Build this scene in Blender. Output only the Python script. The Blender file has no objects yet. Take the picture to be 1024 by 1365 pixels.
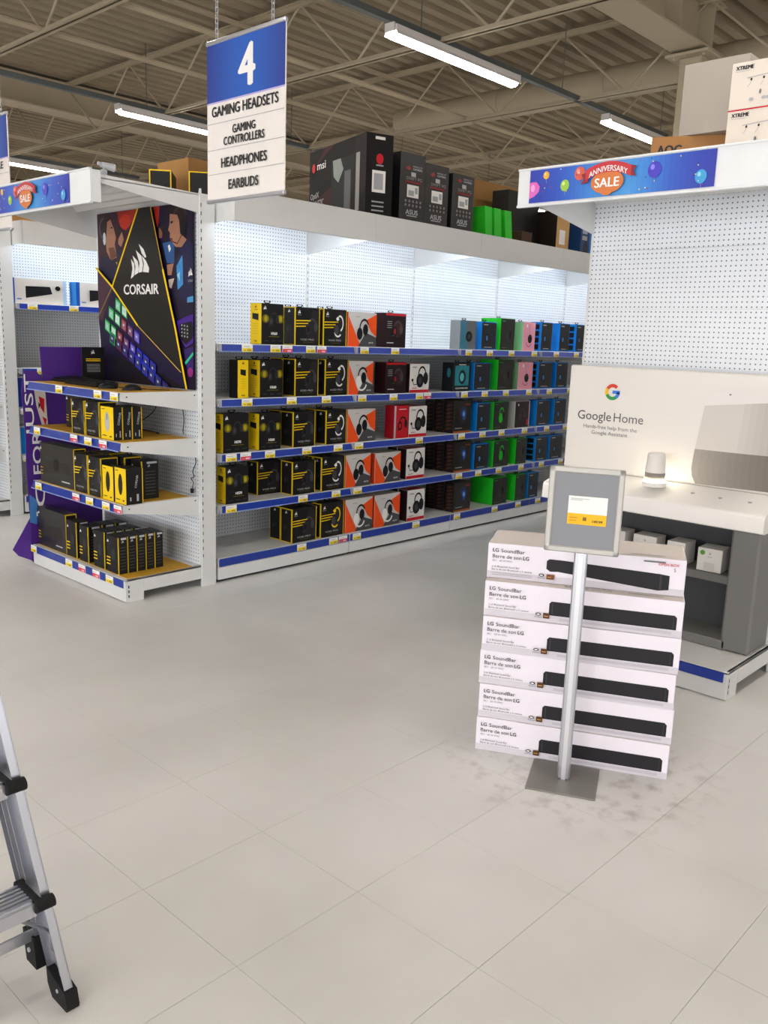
import bpy, math, random
from mathutils import Vector, Matrix
random.seed(7)
SC = bpy.context.scene
COL = SC.collection

# ------------------------------------------------------------------ camera
yaw, pit, rol = math.radians(42.753), math.radians(11.264), math.radians(1.993)
fw = Vector((math.cos(pit)*math.cos(yaw), math.cos(pit)*math.sin(yaw), -math.sin(pit)))
rt = fw.cross(Vector((0, 0, 1))).normalized(); up = rt.cross(fw)
r2 = rt*math.cos(rol) + up*math.sin(rol); u2 = up*math.cos(rol) - rt*math.sin(rol)
cd = bpy.data.cameras.new('camera'); cd.sensor_fit = 'VERTICAL'; cd.sensor_height = 24
cd.lens = 1158.47/1365*24; cd.clip_start = .05; cd.clip_end = 200
cam = bpy.data.objects.new('camera', cd); COL.objects.link(cam)
m3 = Matrix((r2, u2, -fw)).transposed()
cam.matrix_world = Matrix.Translation((0, 0, 1.65)) @ m3.to_4x4()
SC.camera = cam

# ------------------------------------------------------------------ world, exposure
w = bpy.data.worlds.new('world'); SC.world = w; w.use_nodes = True
w.node_tree.nodes['Background'].inputs[0].default_value = (.9, .95, 1, 1)
w.node_tree.nodes['Background'].inputs[1].default_value = .25
SC.view_settings.view_transform = 'Standard'; SC.view_settings.look = 'None'
SC.view_settings.gamma = 1; SC.view_settings.use_curve_mapping = False
SC.view_settings.exposure = 1.55
LAMP = 12.5          # radiance of the ceiling fluorescent diffusers
COVE = 15.0           # radiance of the shelf canopy tubes
# daylight through the shop-front windows behind and left of the camera
def daylight(loc, rot, sx, sy, watts, col=(.93, .95, 1.0)):
    l = bpy.data.lights.new('window_daylight', 'AREA'); l.shape = 'RECTANGLE'; l.size = sx; l.size_y = sy; l.energy = watts; l.color = col
    o = bpy.data.objects.new('window_daylight', l); COL.objects.link(o); o.location = loc; o.rotation_euler = [math.radians(a) for a in rot]
daylight((-6.9, 0.5, 1.75), (0, -90, 0), 2.7, 13, 240)
daylight((1.5, -8.9, 1.75), (90, 0, 0), 13, 2.7, 80)

# ------------------------------------------------------------------ materials
def lin(h):
    h = h.lstrip('#'); o = []
    for i in (0, 2, 4):
        c = int(h[i:i+2], 16)/255; o.append(c/12.92 if c <= .04045 else ((c+.055)/1.055)**2.4)
    return o
_M = {}
def M(hexc, rough=.5, metal=0., vary=.04, scale=9, bump=0., emit=0., kind=None, alpha=None):
    key = (hexc, rough, metal, vary, scale, bump, emit, kind)
    if key in _M: return _M[key]
    m = bpy.data.materials.new('m_'+hexc.strip('#')+(kind or '')); m.use_nodes = True
    nt = m.node_tree; N = nt.nodes; L = nt.links; b = N['Principled BSDF']
    c = lin(hexc)
    b.inputs['Specular IOR Level'].default_value = .28 if rough >= .4 and not metal else .5
    b.inputs['Roughness'].default_value = rough; b.inputs['Metallic'].default_value = metal
    tc = N.new('ShaderNodeTexCoord'); nz = N.new('ShaderNodeTexNoise'); nz.inputs['Scale'].default_value = scale
    nz.inputs['Detail'].default_value = 3; L.new(tc.outputs['Object'], nz.inputs['Vector'])
    mx = N.new('ShaderNodeMix'); mx.data_type = 'RGBA'
    mx.inputs[6].default_value = (*[x*(1-vary) for x in c], 1); mx.inputs[7].default_value = (*[min(1, x*(1+vary)) for x in c], 1)
    L.new(nz.outputs['Fac'], mx.inputs[0]); out = mx.outputs[2]
    if kind == 'peg':        # punched round holes, 31 mm grid
        sp = N.new('ShaderNodeSeparateXYZ'); L.new(tc.outputs['Object'], sp.inputs[0]); sq = []
        for ax in ('X', 'Z'):
            a = N.new('ShaderNodeMath'); a.operation = 'DIVIDE'; L.new(sp.outputs[ax], a.inputs[0]); a.inputs[1].default_value = .0258
            f = N.new('ShaderNodeMath'); f.operation = 'FRACT'; L.new(a.outputs[0], f.inputs[0])
            s = N.new('ShaderNodeMath'); s.operation = 'SUBTRACT'; L.new(f.outputs[0], s.inputs[0]); s.inputs[1].default_value = .5
            q = N.new('ShaderNodeMath'); q.operation = 'MULTIPLY'; L.new(s.outputs[0], q.inputs[0]); L.new(s.outputs[0], q.inputs[1]); sq.append(q)
        ad = N.new('ShaderNodeMath'); ad.operation = 'ADD'; L.new(sq[0].outputs[0], ad.inputs[0]); L.new(sq[1].outputs[0], ad.inputs[1])
        lt = N.new('ShaderNodeMath'); lt.operation = 'LESS_THAN'; L.new(ad.outputs[0], lt.inputs[0]); lt.inputs[1].default_value = .026
        m2 = N.new('ShaderNodeMix'); m2.data_type = 'RGBA'; L.new(lt.outputs[0], m2.inputs[0]); L.new(out, m2.inputs[6])
        m2.inputs[7].default_value = (*lin('#6a7079'), 1); out = m2.outputs[2]
    if kind == 'floor':      # vinyl tile: mottled, with scuffs and a dirty patch round the carton stack
        gp = N.new('ShaderNodeNewGeometry')
        n1 = N.new('ShaderNodeTexNoise'); n1.inputs['Scale'].default_value = .9; n1.inputs['Detail'].default_value = 5; L.new(gp.outputs['Position'], n1.inputs['Vector'])
        n2 = N.new('ShaderNodeTexNoise'); n2.inputs['Scale'].default_value = 14; n2.inputs['Detail'].default_value = 5; L.new(gp.outputs['Position'], n2.inputs['Vector'])
        L.new(gp.outputs['Position'], nz.inputs['Vector']); nz.inputs['Scale'].default_value = 3
        r1 = N.new('ShaderNodeValToRGB'); L.new(n1.outputs['Fac'], r1.inputs[0])
        r1.color_ramp.elements[0].position = .35; r1.color_ramp.elements[0].color = (.86, .86, .84, 1)
        r1.color_ramp.elements[1].position = .6; r1.color_ramp.elements[1].color = (1, 1, 1, 1)
        mu = N.new('ShaderNodeMix'); mu.data_type = 'RGBA'; mu.blend_type = 'MULTIPLY'; mu.inputs[0].default_value = 1
        L.new(out, mu.inputs[6]); L.new(r1.outputs[0], mu.inputs[7])
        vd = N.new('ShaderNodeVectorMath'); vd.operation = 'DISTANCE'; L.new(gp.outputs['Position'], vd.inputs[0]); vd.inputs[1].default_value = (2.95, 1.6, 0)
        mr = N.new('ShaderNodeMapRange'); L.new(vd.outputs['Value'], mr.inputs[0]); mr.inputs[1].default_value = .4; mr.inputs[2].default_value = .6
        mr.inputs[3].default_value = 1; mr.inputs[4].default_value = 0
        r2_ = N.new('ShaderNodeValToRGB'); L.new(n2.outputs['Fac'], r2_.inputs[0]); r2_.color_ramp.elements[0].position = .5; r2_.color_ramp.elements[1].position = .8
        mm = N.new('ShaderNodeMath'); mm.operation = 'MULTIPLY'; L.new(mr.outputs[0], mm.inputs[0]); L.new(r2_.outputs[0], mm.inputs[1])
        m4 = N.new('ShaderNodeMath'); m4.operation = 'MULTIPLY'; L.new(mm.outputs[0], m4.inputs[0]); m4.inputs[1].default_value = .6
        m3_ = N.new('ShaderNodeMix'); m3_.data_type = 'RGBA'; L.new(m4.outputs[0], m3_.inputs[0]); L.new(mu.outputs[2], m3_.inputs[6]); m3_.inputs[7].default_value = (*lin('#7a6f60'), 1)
        out = m3_.outputs[2]
    if kind == 'brushed':
        mp = N.new('ShaderNodeMapping'); mp.inputs['Scale'].default_value = (60, 60, 2); L.new(tc.outputs['Object'], mp.inputs[0]); L.new(mp.outputs[0], nz.inputs['Vector'])
    L.new(out, b.inputs['Base Color'])
    if bump:
        bp = N.new('ShaderNodeBump'); bp.inputs['Strength'].default_value = bump; bp.inputs['Distance'].default_value = .002
        L.new(nz.outputs['Fac'], bp.inputs['Height']); L.new(bp.outputs[0], b.inputs['Normal'])
    if emit:
        b.inputs['Emission Color'].default_value = (*c, 1); b.inputs['Emission Strength'].default_value = emit
    _M[key] = m; return m

WHITE = M('#e6e8ea', .32); STEEL = M('#dcdddc', .35, vary=.03); PEG = M('#e9edf2', .3, kind='peg')
BLUE = M('#1c3899', .3); BLUEL = M('#8ea0d8', .3); TAGW = M('#f4f4ee', .6); TAGY = M('#f5e04a', .6); TAGR = M('#e0355c', .6)
OCHRE = M('#c99a2e', .6, vary=.12); BLACK = M('#17171a', .4); CBLK = M('#161516', .42, vary=.1); YEL = M('#f6cf12', .4)
DGREY = M('#3a3b3f', .5); GREY = M('#6e7073', .5); LGREY = M('#a9abae', .5); PAPER = M('#f3f1ee', .5)
INK = M('#2b2b2e', .5); ORANGE = M('#f2541b', .4); RED = M('#c81d2b', .4); GREEN = M('#1fc327', .4); CBLUE = M('#0b7fd6', .4)
PINK = M('#f2a6b8', .4); PURPLE = M('#4f2a86', .5); TAN = M('#b98a4e', .7, vary=.1); CARD = M('#a57a47', .75, vary=.1)
ALU = M('#c9cbd3', .28, .9, kind='brushed'); ALUD = M('#9a9ca3', .35, .9); RUBBER = M('#141416', .6)
BEIGE = M('#b4a78f', .6, vary=.06, scale=3); BEIGED = M('#9c8e78', .65, vary=.08, scale=3)

# ------------------------------------------------------------------ geometry helpers
class MB:
    def __init__(s): s.v = []; s.f = []; s.mi = []; s.mats = []; s.smooth = []
    def m(s, mat):
        if mat not in s.mats: s.mats.append(mat)
        return s.mats.index(mat)
    def add(s, vs, fs, mat, smooth=False):
        o = len(s.v); s.v += [tuple(p) for p in vs]; k = s.m(mat)
        for f in fs: s.f.append([i+o for i in f]); s.mi.append(k); s.smooth.append(smooth)
    def box(s, x0, y0, z0, x1, y1, z1, mat, c=0., T=None):
        if x1 < x0: x0, x1 = x1, x0
        if y1 < y0: y0, y1 = y1, y0
        if z1 < z0: z0, z1 = z1, z0
        if c <= 0:
            vs = [(x, y, z) for z in (z0, z1) for y in (y0, y1) for x in (x0, x1)]
            fs = [(0, 2, 3, 1), (4, 5, 7, 6), (0, 1, 5, 4), (2, 6, 7, 3), (0, 4, 6, 2), (1, 3, 7, 5)]
        else:
            lo = (x0, y0, z0); hi = (x1, y1, z1); vs = []; idx = {}
            for sx in (0, 1):
                for sy in (0, 1):
                    for sz in (0, 1):
                        sg = (sx, sy, sz); co = [hi[i] if sg[i] else lo[i] for i in range(3)]
                        for a in range(3):
                            p = [co[i] + (0 if i == a else (-c if sg[i] else c)) for i in range(3)]
                            idx[sg, a] = len(vs); vs.append(p)
            fs = []
            for a in range(3):
                b_, c_ = (a+1) % 3, (a+2) % 3
                for sd in (0, 1):
                    q = []
                    for (i, j) in ((0, 0), (1, 0), (1, 1), (0, 1)):
                        g = [0, 0, 0]; g[a] = sd; g[b_] = i; g[c_] = j; q.append(idx[tuple(g), a])
                    fs.append(q if sd else q[::-1])
                for i in (0, 1):
                    for j in (0, 1):
                        g0 = [0, 0, 0]; g1 = [0, 0, 0]; g0[b_] = g1[b_] = i; g0[c_] = g1[c_] = j; g1[a] = 1
                        g0 = tuple(g0); g1 = tuple(g1)
                        q = [idx[g0, b_], idx[g1, b_], idx[g1, c_], idx[g0, c_]]
                        fs.append(q if (i == j) else q[::-1])
            for g in [(i, j, k) for i in (0, 1) for j in (0, 1) for k in (0, 1)]:
                q = [idx[g, 0], idx[g, 1], idx[g, 2]]; fs.append(q if sum(g) % 2 else q[::-1])
        if T: vs = [T(p) for p in vs]
        s.add(vs, fs, mat)
    def prism(s, pts, d, mat):      # polygon of 3-D points extruded by vector d
        n = len(pts); d = Vector(d); a = [Vector(p) for p in pts]
        s.add(a + [p+d for p in a], [list(range(n))[::-1], list(range(n, 2*n))] + [(i, (i+1) % n, n+(i+1) % n, n+i) for i in range(n)], mat)
    def tube(s, p0, p1, r, mat, n=8, r1=None):
        p0, p1 = Vector(p0), Vector(p1); d = (p1-p0).normalized()
        a = d.cross(Vector((0, 0, 1)) if abs(d.z) < .9 else Vector((1, 0, 0))).normalized(); b = d.cross(a); r1 = r if r1 is None else r1
        vs = [p0 + (a*math.cos(t) + b*math.sin(t))*r for t in [2*math.pi*i/n for i in range(n)]] + [p1 + (a*math.cos(t) + b*math.sin(t))*r1 for t in [2*math.pi*i/n for i in range(n)]]
        s.add(vs, [(i, (i+1) % n, n+(i+1) % n, n+i) for i in range(n)], mat, n > 6); s.add(vs, [list(range(n))[::-1], list(range(n, 2*n))], mat)
    def path(s, pts, r, mat, n=6):
        for a, b in zip(pts, pts[1:]): s.tube(a, b, r, mat, n)
    def lathe(s, prof, mat, n=32, c=(0, 0, 0)):
        for (ra, za), (rb, zb) in zip(prof, prof[1:]):
            vs = []
            for r, z in ((ra, za), (rb, zb)): vs += [(c[0]+r*math.cos(2*math.pi*i/n), c[1]+r*math.sin(2*math.pi*i/n), c[2]+z) for i in range(n)]
            s.add(vs, [(i, (i+1) % n, n+(i+1) % n, n+i) for i in range(n)], mat, True)
    def build(s, name, parent=None, loc=(0, 0, 0), rz=0., clean=False):
        me = bpy.data.meshes.new(name); me.from_pydata(s.v, [], s.f); me.update()
        for m in s.mats: me.materials.append(m)
        me.polygons.foreach_set('material_index', s.mi); me.polygons.foreach_set('use_smooth', s.smooth)
        o = bpy.data.objects.new(name, me); COL.objects.link(o); o.parent = parent; o.location = loc; o.rotation_euler = (0, 0, rz)
        return o

_tx = {}
def glyphs(txt, off):
    k = (txt, off)
    if k not in _tx:
        cu = bpy.data.curves.new('t', 'FONT'); cu.body = txt; cu.size = 1; cu.offset = off; cu.resolution_u = 3
        ob = bpy.data.objects.new('t', cu); me = ob.to_mesh()
        vs = [(v.co.x, v.co.y) for v in me.vertices]; fs = [list(p.vertices) for p in me.polygons]
        ob.to_mesh_clear(); bpy.data.objects.remove(ob); bpy.data.curves.remove(cu)
        _tx[k] = (vs, fs)
    return _tx[k]

class Face:         # flat print on a plane: origin, right vector, up vector
    def __init__(s, mb, O, U, V, layer=.0005):
        s.mb = mb; s.O = Vector(O); s.U = Vector(U).normalized(); s.V = Vector(V).normalized(); s.N = s.U.cross(s.V); s.l = .0006; s.st = layer
    def P(s, u, v): return s.O + s.U*u + s.V*v + s.N*s.l
    def poly(s, pts, mat):
        s.mb.add([s.P(*p) for p in pts], [list(range(len(pts)))], mat); s.l += s.st
    def rect(s, u0, v0, u1, v1, mat): s.poly([(u0, v0), (u1, v0), (u1, v1), (u0, v1)], mat)
    def ell(s, u, v, a, b, mat, n=20): s.poly([(u+a*math.cos(2*math.pi*i/n), v+b*math.sin(2*math.pi*i/n)) for i in range(n)], mat)
    def arc(s, u, v, r, wd, a0, a1, mat, n=14, sx=1.):
        pts = []
        for i in range(n+1):
            t = math.radians(a0+(a1-a0)*i/n); pts.append((t,))
        vs = [s.P(u+sx*(r-wd/2)*math.cos(t[0]), v+(r-wd/2)*math.sin(t[0])) for t in pts] + [s.P(u+sx*(r+wd/2)*math.cos(t[0]), v+(r+wd/2)*math.sin(t[0])) for t in pts]
        k = n+1; s.mb.add(vs, [(i, k+i, k+i+1, i+1) for i in range(n)], mat); s.l += s.st
    def line(s, pts, wd, mat):
        for (a, b), (c, d) in zip(pts, pts[1:]):
            q = Vector((c-a, d-b)); n = Vector((-q.y, q.x)).normalized()*wd/2
            s.poly([(a-n.x, b-n.y), (c-n.x, d-n.y), (c+n.x, d+n.y), (a+n.x, b+n.y)], mat)
    def text(s, txt, u, v, h, mat, wd=None, bold=.0, al='l', rot=0, arch=0.):
        vs, fs = glyphs(txt, 0)
        if not vs: return
        x0 = min(p[0] for p in vs); x1 = max(p[0] for p in vs)
        k = h/.72; kx = k if wd is None else wd/(x1-x0); W = (x1-x0)*kx
        dx = {'l': 0, 'c': -W/2, 'r': -W}[al]; c, sn = math.cos(math.radians(rot)), math.sin(math.radians(rot))
        st = bold*h*2.2
        for sh in ([(0, 0)] if bold <= 0 else [(-st, 0), (st, 0), (0, st*.5), (0, -st*.5)]):   # heavier strokes: overprinted copies
            out = []
            for x, y in vs:
                a = (x-x0)*kx+dx+sh[0]; b = y*k+sh[1]
                if arch: t = (a/(W/2)); b += arch*(1-t*t)
                out.append(s.P(u+a*c-b*sn, v+a*sn+b*c))
            s.mb.add(out, fs, mat); s.l += s.st*.2
        s.l += s.st

def tag(o, label=None, cat=None, group=None, kind=None):
    if label: o['label'] = label
    if cat: o['category'] = cat
    if group: o['group'] = group
    if kind: o['kind'] = kind
    return o
def empty(name, loc, rz=0., **k):
    o = bpy.data.objects.new(name, None); o.empty_display_size = .1; COL.objects.link(o); o.location = loc; o.rotation_euler = (0, 0, math.radians(rz)); return tag(o, **k)
def share(name, src, parent, loc=(0, 0, 0), rz=0.):
    o = bpy.data.objects.new(name, src.data); COL.objects.link(o); o.parent = parent; o.location = loc; o.rotation_euler = (0, 0, rz); return o

# ------------------------------------------------------------------ the building
X0, X1, Y0, Y1, ZC = -7., 34., -9., 30., 5.5
def struct(name, f):
    mb = MB(); f(mb); return tag(mb.build(name), kind='structure')
WALL = M('#b9ad98', .8, vary=.05, scale=2)
floor = struct('floor', lambda b: b.box(X0, Y0, -.3, X1, Y1, -.0061, M('#8f887c', .6)))
struct('wall_back', lambda b: b.box(X0, Y1, 0, X1, Y1+.2, ZC+.1, WALL))
struct('wall_front', lambda b: b.box(X0, Y0-.2, 0, X1, Y0, ZC+.1, WALL))
struct('wall_left', lambda b: b.box(X0-.2, Y0, 0, X0, Y1, ZC+.1, WALL))
struct('wall_right', lambda b: b.box(X1, Y0, 0, X1+.2, Y1, ZC+.1, WALL))
for n_, (wx, wy, rz) in enumerate([(-6.98, y, 90) for y in (-4.2, -1.0, 2.2, 5.4)] + [(x, -8.98, 0) for x in (-3.3, -.1, 3.1, 6.3)]):
    b = MB(); fr = M('#8b8d90', .4, .5)
    for q in (-1.58, -.03, 1.52): b.box(q, -.03, .3, q+.06, .03, 3.2, fr, .004)
    for z in (.3, 3.14): b.box(-1.58, -.03, z, 1.58, .03, z+.06, fr, .004)
    o = b.build('window_%d' % (n_+1), None, (wx, wy, 0), math.radians(rz)); tag(o, kind='structure')
# vinyl floor tiles
TS = .457; TILEM = M('#dcdbd8', .39, vary=.02, kind='floor'); ox, oy = .795, .72
tb = MB(); g = .0005; tb.box(g, g, -.006, TS-g, TS-g, 0, TILEM, c=.0003)
cand = []
for i in range(-18, 74):
    for j in range(-22, 66):
        x, y = ox+i*TS, oy+j*TS
        if x < X0-.01 or x+TS > X1+.2 or y < Y0-.01 or y+TS > Y1+.2: continue
        cx, cy = x+TS/2, y+TS/2; p = Vector((cx, cy, -1.65)); d = p.dot(fw)
        vis = d > .6 and abs(p.dot(r2)/d) < .5 and abs(p.dot(u2)/d) < .66
        cand.append((0 if vis else 1, math.hypot(cx, cy), x, y))
cand.sort(); proto = None
for k, (v, d, x, y) in enumerate(cand[:298]):
    if proto is None: proto = tb.build('floor_tile', floor, (x, y, 0))
    else: share('floor_tile', proto, floor, (x, y, 0))
rest = MB()
for v, d, x, y in cand[298:]: rest.add([(x+g, y+g, 0), (x+TS-g, y+g, 0), (x+TS-g, y+TS-g, 0), (x+g, y+TS-g, 0)], [(0, 1, 2, 3)], TILEM)
tag(rest.build('floor_tile', floor), kind='stuff')

# corrugated roof deck, flutes along x
cb = MB(); pitch = .25; n = int((Y1-Y0)/pitch); prof = []
for i in range(n):
    y = Y0+i*pitch; prof += [(y, 5.56), (y+.07, 5.56), (y+.10, 5.48), (y+.22, 5.48)]
prof.append((Y1, 5.56))
vs = [(x, y, z) for x in (X0, X1) for y, z in prof]; k = len(prof)
cb.add(vs, [(i, i+1, k+i+1, k+i) for i in range(k-1)], BEIGED); cb.box(X0, Y0, 5.6, X1, Y1, 5.7, BEIGED)
ceil = tag(cb.build('ceiling'), kind='structure')
ZT, ZB = 5.42, 4.60
JX = [7.29-2.66*k for k in (5, 4, 3, 2, 1)] + [7.29, 9.97, 12.4, 15.0, 17.7, 20.4, 23.1, 25.8, 28.5, 31.2]
def joist(ya, yb, ph):
    """bar joist along y at x=0: chords are double angles, webs single rods"""
    t = MB()
    for sx in (-1, 1):
        t.box(sx*.012, ya, ZT, sx*.062, yb, ZT+.008, BEIGE); t.box(sx*.012, ya, ZT-.045, sx*.018, yb, ZT, BEIGE)
    bt = MB()
    for sx in (-1, 1):
        bt.box(sx*.012, ya, ZB, sx*.055, yb, ZB+.007, BEIGE); bt.box(sx*.012, ya, ZB, sx*.018, yb, ZB+.05, BEIGE)
    return t, bt
t_, b_ = joist(Y0, Y1, 0); tproto = bproto = None; wproto = {}
for jx in JX:
    if jx < X0: continue
    jo = bpy.data.objects.new('roof_joist', None); COL.objects.link(jo); jo.parent = ceil; jo.location = (jx, 0, 0)
    if tproto is None: tproto = t_.build('top_chord', jo); bproto = b_.build('bottom_chord', jo)
    else: share('top_chord', tproto, jo); share('bottom_chord', bproto, jo)
    per = 1.86; y = Y0+.6
    near = jx > 2
    stuff = MB(); ph = .0
    while y < Y1-1:
        for s, dy in ((0, -.93), (1, .93)):
            key = s
            inview = (jx > 2 and y > 2 and y < 22)
            if inview:
                if key not in wproto:
                    wb = MB(); wb.tube((0, 0, ZT-.01), (0, dy*.97, ZB+.03), .014, BEIGE, 6); wproto[key] = wb.build('web_rod', jo, (0, y, 0))
                else: share('web_rod', wproto[key], jo, (0, y, 0))
            else: stuff.tube((0, y, ZT-.01), (0, y+dy*.97, ZB+.03), .014, BEIGE, 4)
        y += per
    if stuff.v: tag(stuff.build('web_rod', jo), kind='stuff')
    y0 = y
for by in (7.92, 9.27, 14.6, 19.5, 1.5, -3.):
    b = MB(); b.box(X0, by-.02, ZB+.05, X1, by+.02, ZB+.056, BEIGE); b.box(X0, by+.014, ZB+.01, X1, by+.02, ZB+.05, BEIGE); b.build('bridging_bar', ceil)
    b = MB(); b.box(X0, by-.02, ZT-.06, X1, by+.02, ZT-.054, BEIGE); b.box(X0, by+.014, ZT-.1, X1, by+.02, ZT-.06, BEIGE); b.build('bridging_bar', ceil)
for gy, xa, xb in ((4.75, X0, 10.3), (14., X0, X1), (24., X0, X1), (-4.5, X0, X1)):
    b = MB(); zb = 4.9 if gy < 10 else 4.98
    b.box(xa, gy-.2, zb, xb, gy+.2, zb+.025, BEIGE, .003); b.box(xa, gy-.012, zb+.025, xb, gy+.012, 5.45, BEIGE); b.box(xa, gy-.2, 5.4, xb, gy+.2, 5.425, BEIGE, .003)
    xx = xb-.2
    if gy == 4.75:
        for q in (9.2, 10.0): b.box(q, gy-.19, zb+.025, q+.015, gy+.19, 5.4, BEIGE)
    b.build('girder', ceil)
cb = MB(); cb.box(9.9, 4.62, .01, 10.16, 4.88, 4.84, BEIGE, .01); cb.box(9.78, 4.5, 4.84, 10.3, 5.0, 4.87, BEIGE, .004)
for a in (-.17, .17):
    for c in (-.17, .17): cb.tube((10.03+a, 4.75+c, 4.82), (10.03+a, 4.75+c, 4.895), .018, BEIGE, 6)
tag(cb.build('steel_column'), 'tan painted steel column with bolted cap plate holding the roof girder', 'column')
db = MB(); N_ = 28
db.tube((10.9, 10.0, 5.03), (10.9, -6, 5.03), .2, BEIGE, N_)
for q in (9.7, 8.0, 6.3, 4.6, 2.9): db.tube((10.9, q, 5.03), (10.9, q+.05, 5.03), .21, BEIGE, N_)
duct = db.build('air_duct')
tag(duct, 'long round tan air duct running under the roof deck', 'duct')
db = MB(); db.box(10.3, 3.0, 4.72, 11.3, 9.3, 4.76, BEIGE, .005); 

# ------------------------------------------------------------------ ceiling lights
def tubes_mat(e, c='#fff9f3'): return M(c, .4, emit=e, vary=0)
LITE = tubes_mat(LAMP)
HOUS = M('#d9d5d2', .4)
lb = MB(); Lf = 2.06
lb.box(0, -.075, .03, Lf, .075, .09, HOUS, .006); lb.box(-.03, -.06, .02, 0, .06, .1, HOUS, .004); lb.box(Lf, -.06, .02, Lf+.03, .06, .1, HOUS, .004)
for q in (-1, 1): lb.prism([(0, q*.075, .035), (0, q*.088, .0), (0, q*.084, -.002), (0, q*.070, .03)], (Lf, 0, 0), HOUS)
ld = MB(); ld.prism([(.03, -.068, .03), (.03, -.062, -.012), (.03, -.03, -.030), (.03, .03, -.030), (.03, .062, -.012), (.03, .068, .03)], (Lf-.06, 0, 0), LITE)
hp = dp = None
rows = [(6.2, 'row nearest the camera'), (11.15, 'second row back'), (16.2, 'third row back'), (21.2, 'fourth row back'), (1.2, 'row over the front aisle'), (-3.8, 'row behind the camera')]
TRK = M('#6f7678', .45, .6)
for ry, rn in rows:
    t = MB(); t.box(X0+.5, ry-.03, 4.60, X1-.5, ry+.03, 4.604, TRK); t.box(X0+.5, ry-.034, 4.60, X1-.5, ry-.03, 4.66, TRK); t.box(X0+.5, ry+.03, 4.60, X1-.5, ry+.034, 4.66, TRK)
    x = X0+1
    while x < X1: t.tube((x, ry, 4.6), (x, ry, 5.45), .006, TRK, 5); x += 2.6
    t.path([(X0+.5, ry+.05, 4.62), (X1-.5, ry+.05, 4.62)], .012, BLACK, 6)
    tag(t.build('light_track'), 'long grey metal channel carrying the fluorescent lights, '+rn, 'light track')
    xs = [6.57+4.11*k for k in range(-3, 7)]
    for k, x in enumerate(xs):
        if x+Lf > X1: continue
        s = {0: 'first', 1: 'second', 2: 'third', 3: 'fourth', 4: 'fifth', 5: 'sixth', 6: 'seventh', 7: 'eighth', 8: 'ninth', 9: 'tenth'}[k]
        e = empty('fluorescent_light', (x, ry, 4.5), label='lit white fluorescent strip light, %s along the %s' % (s, rn), cat='light', group='ceiling fluorescent lights')
        if hp is None: hp = lb.build('housing', e); dp = ld.build('lamp_tube', e)
        else: share('housing', hp, e); share('lamp_tube', dp, e)

# ------------------------------------------------------------------ shelving
_tagmesh = {}
def price_tag(parent, x, y, z, kind='y'):
    """paper ticket clipped on the sloping rail"""
    if kind not in _tagmesh:
        b = MB(); b.box(-.044, -.0025, -.024, .044, 0, .024, TAGW)
        F = Face(b, (-.044, -.0025, -.024), (1, 0, 0), (0, 0, 1))
        F.rect(.001, .001, .087, .025, TAGY if kind == 'y' else TAGR)
        F.rect(.014, .008, .034, .014, M('#b8962a', .6)); F.rect(.042, .006, .076, .017, M('#b8962a' if kind == 'y' else '#f0c0c8', .6)); F.rect(.01, .034, .06, .037, LGREY)
        o = b.build('price_tag', parent, (x, y, z)); _tagmesh[kind] = o
    else: o = share('price_tag', _tagmesh[kind], parent, (x, y, z))
    if kind == 'r': o['label'] = 'white and red price tag'
    return o

def slots(mb, x, y, z0, z1, w=.005):
    z = z0
    while z < z1:
        mb.add([(x-w/2, y, z), (x+w/2, y, z), (x+w/2, y, z+.022), (x-w/2, y, z+.022)], [(0, 1, 2, 3)], DGREY); z += .05

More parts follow.
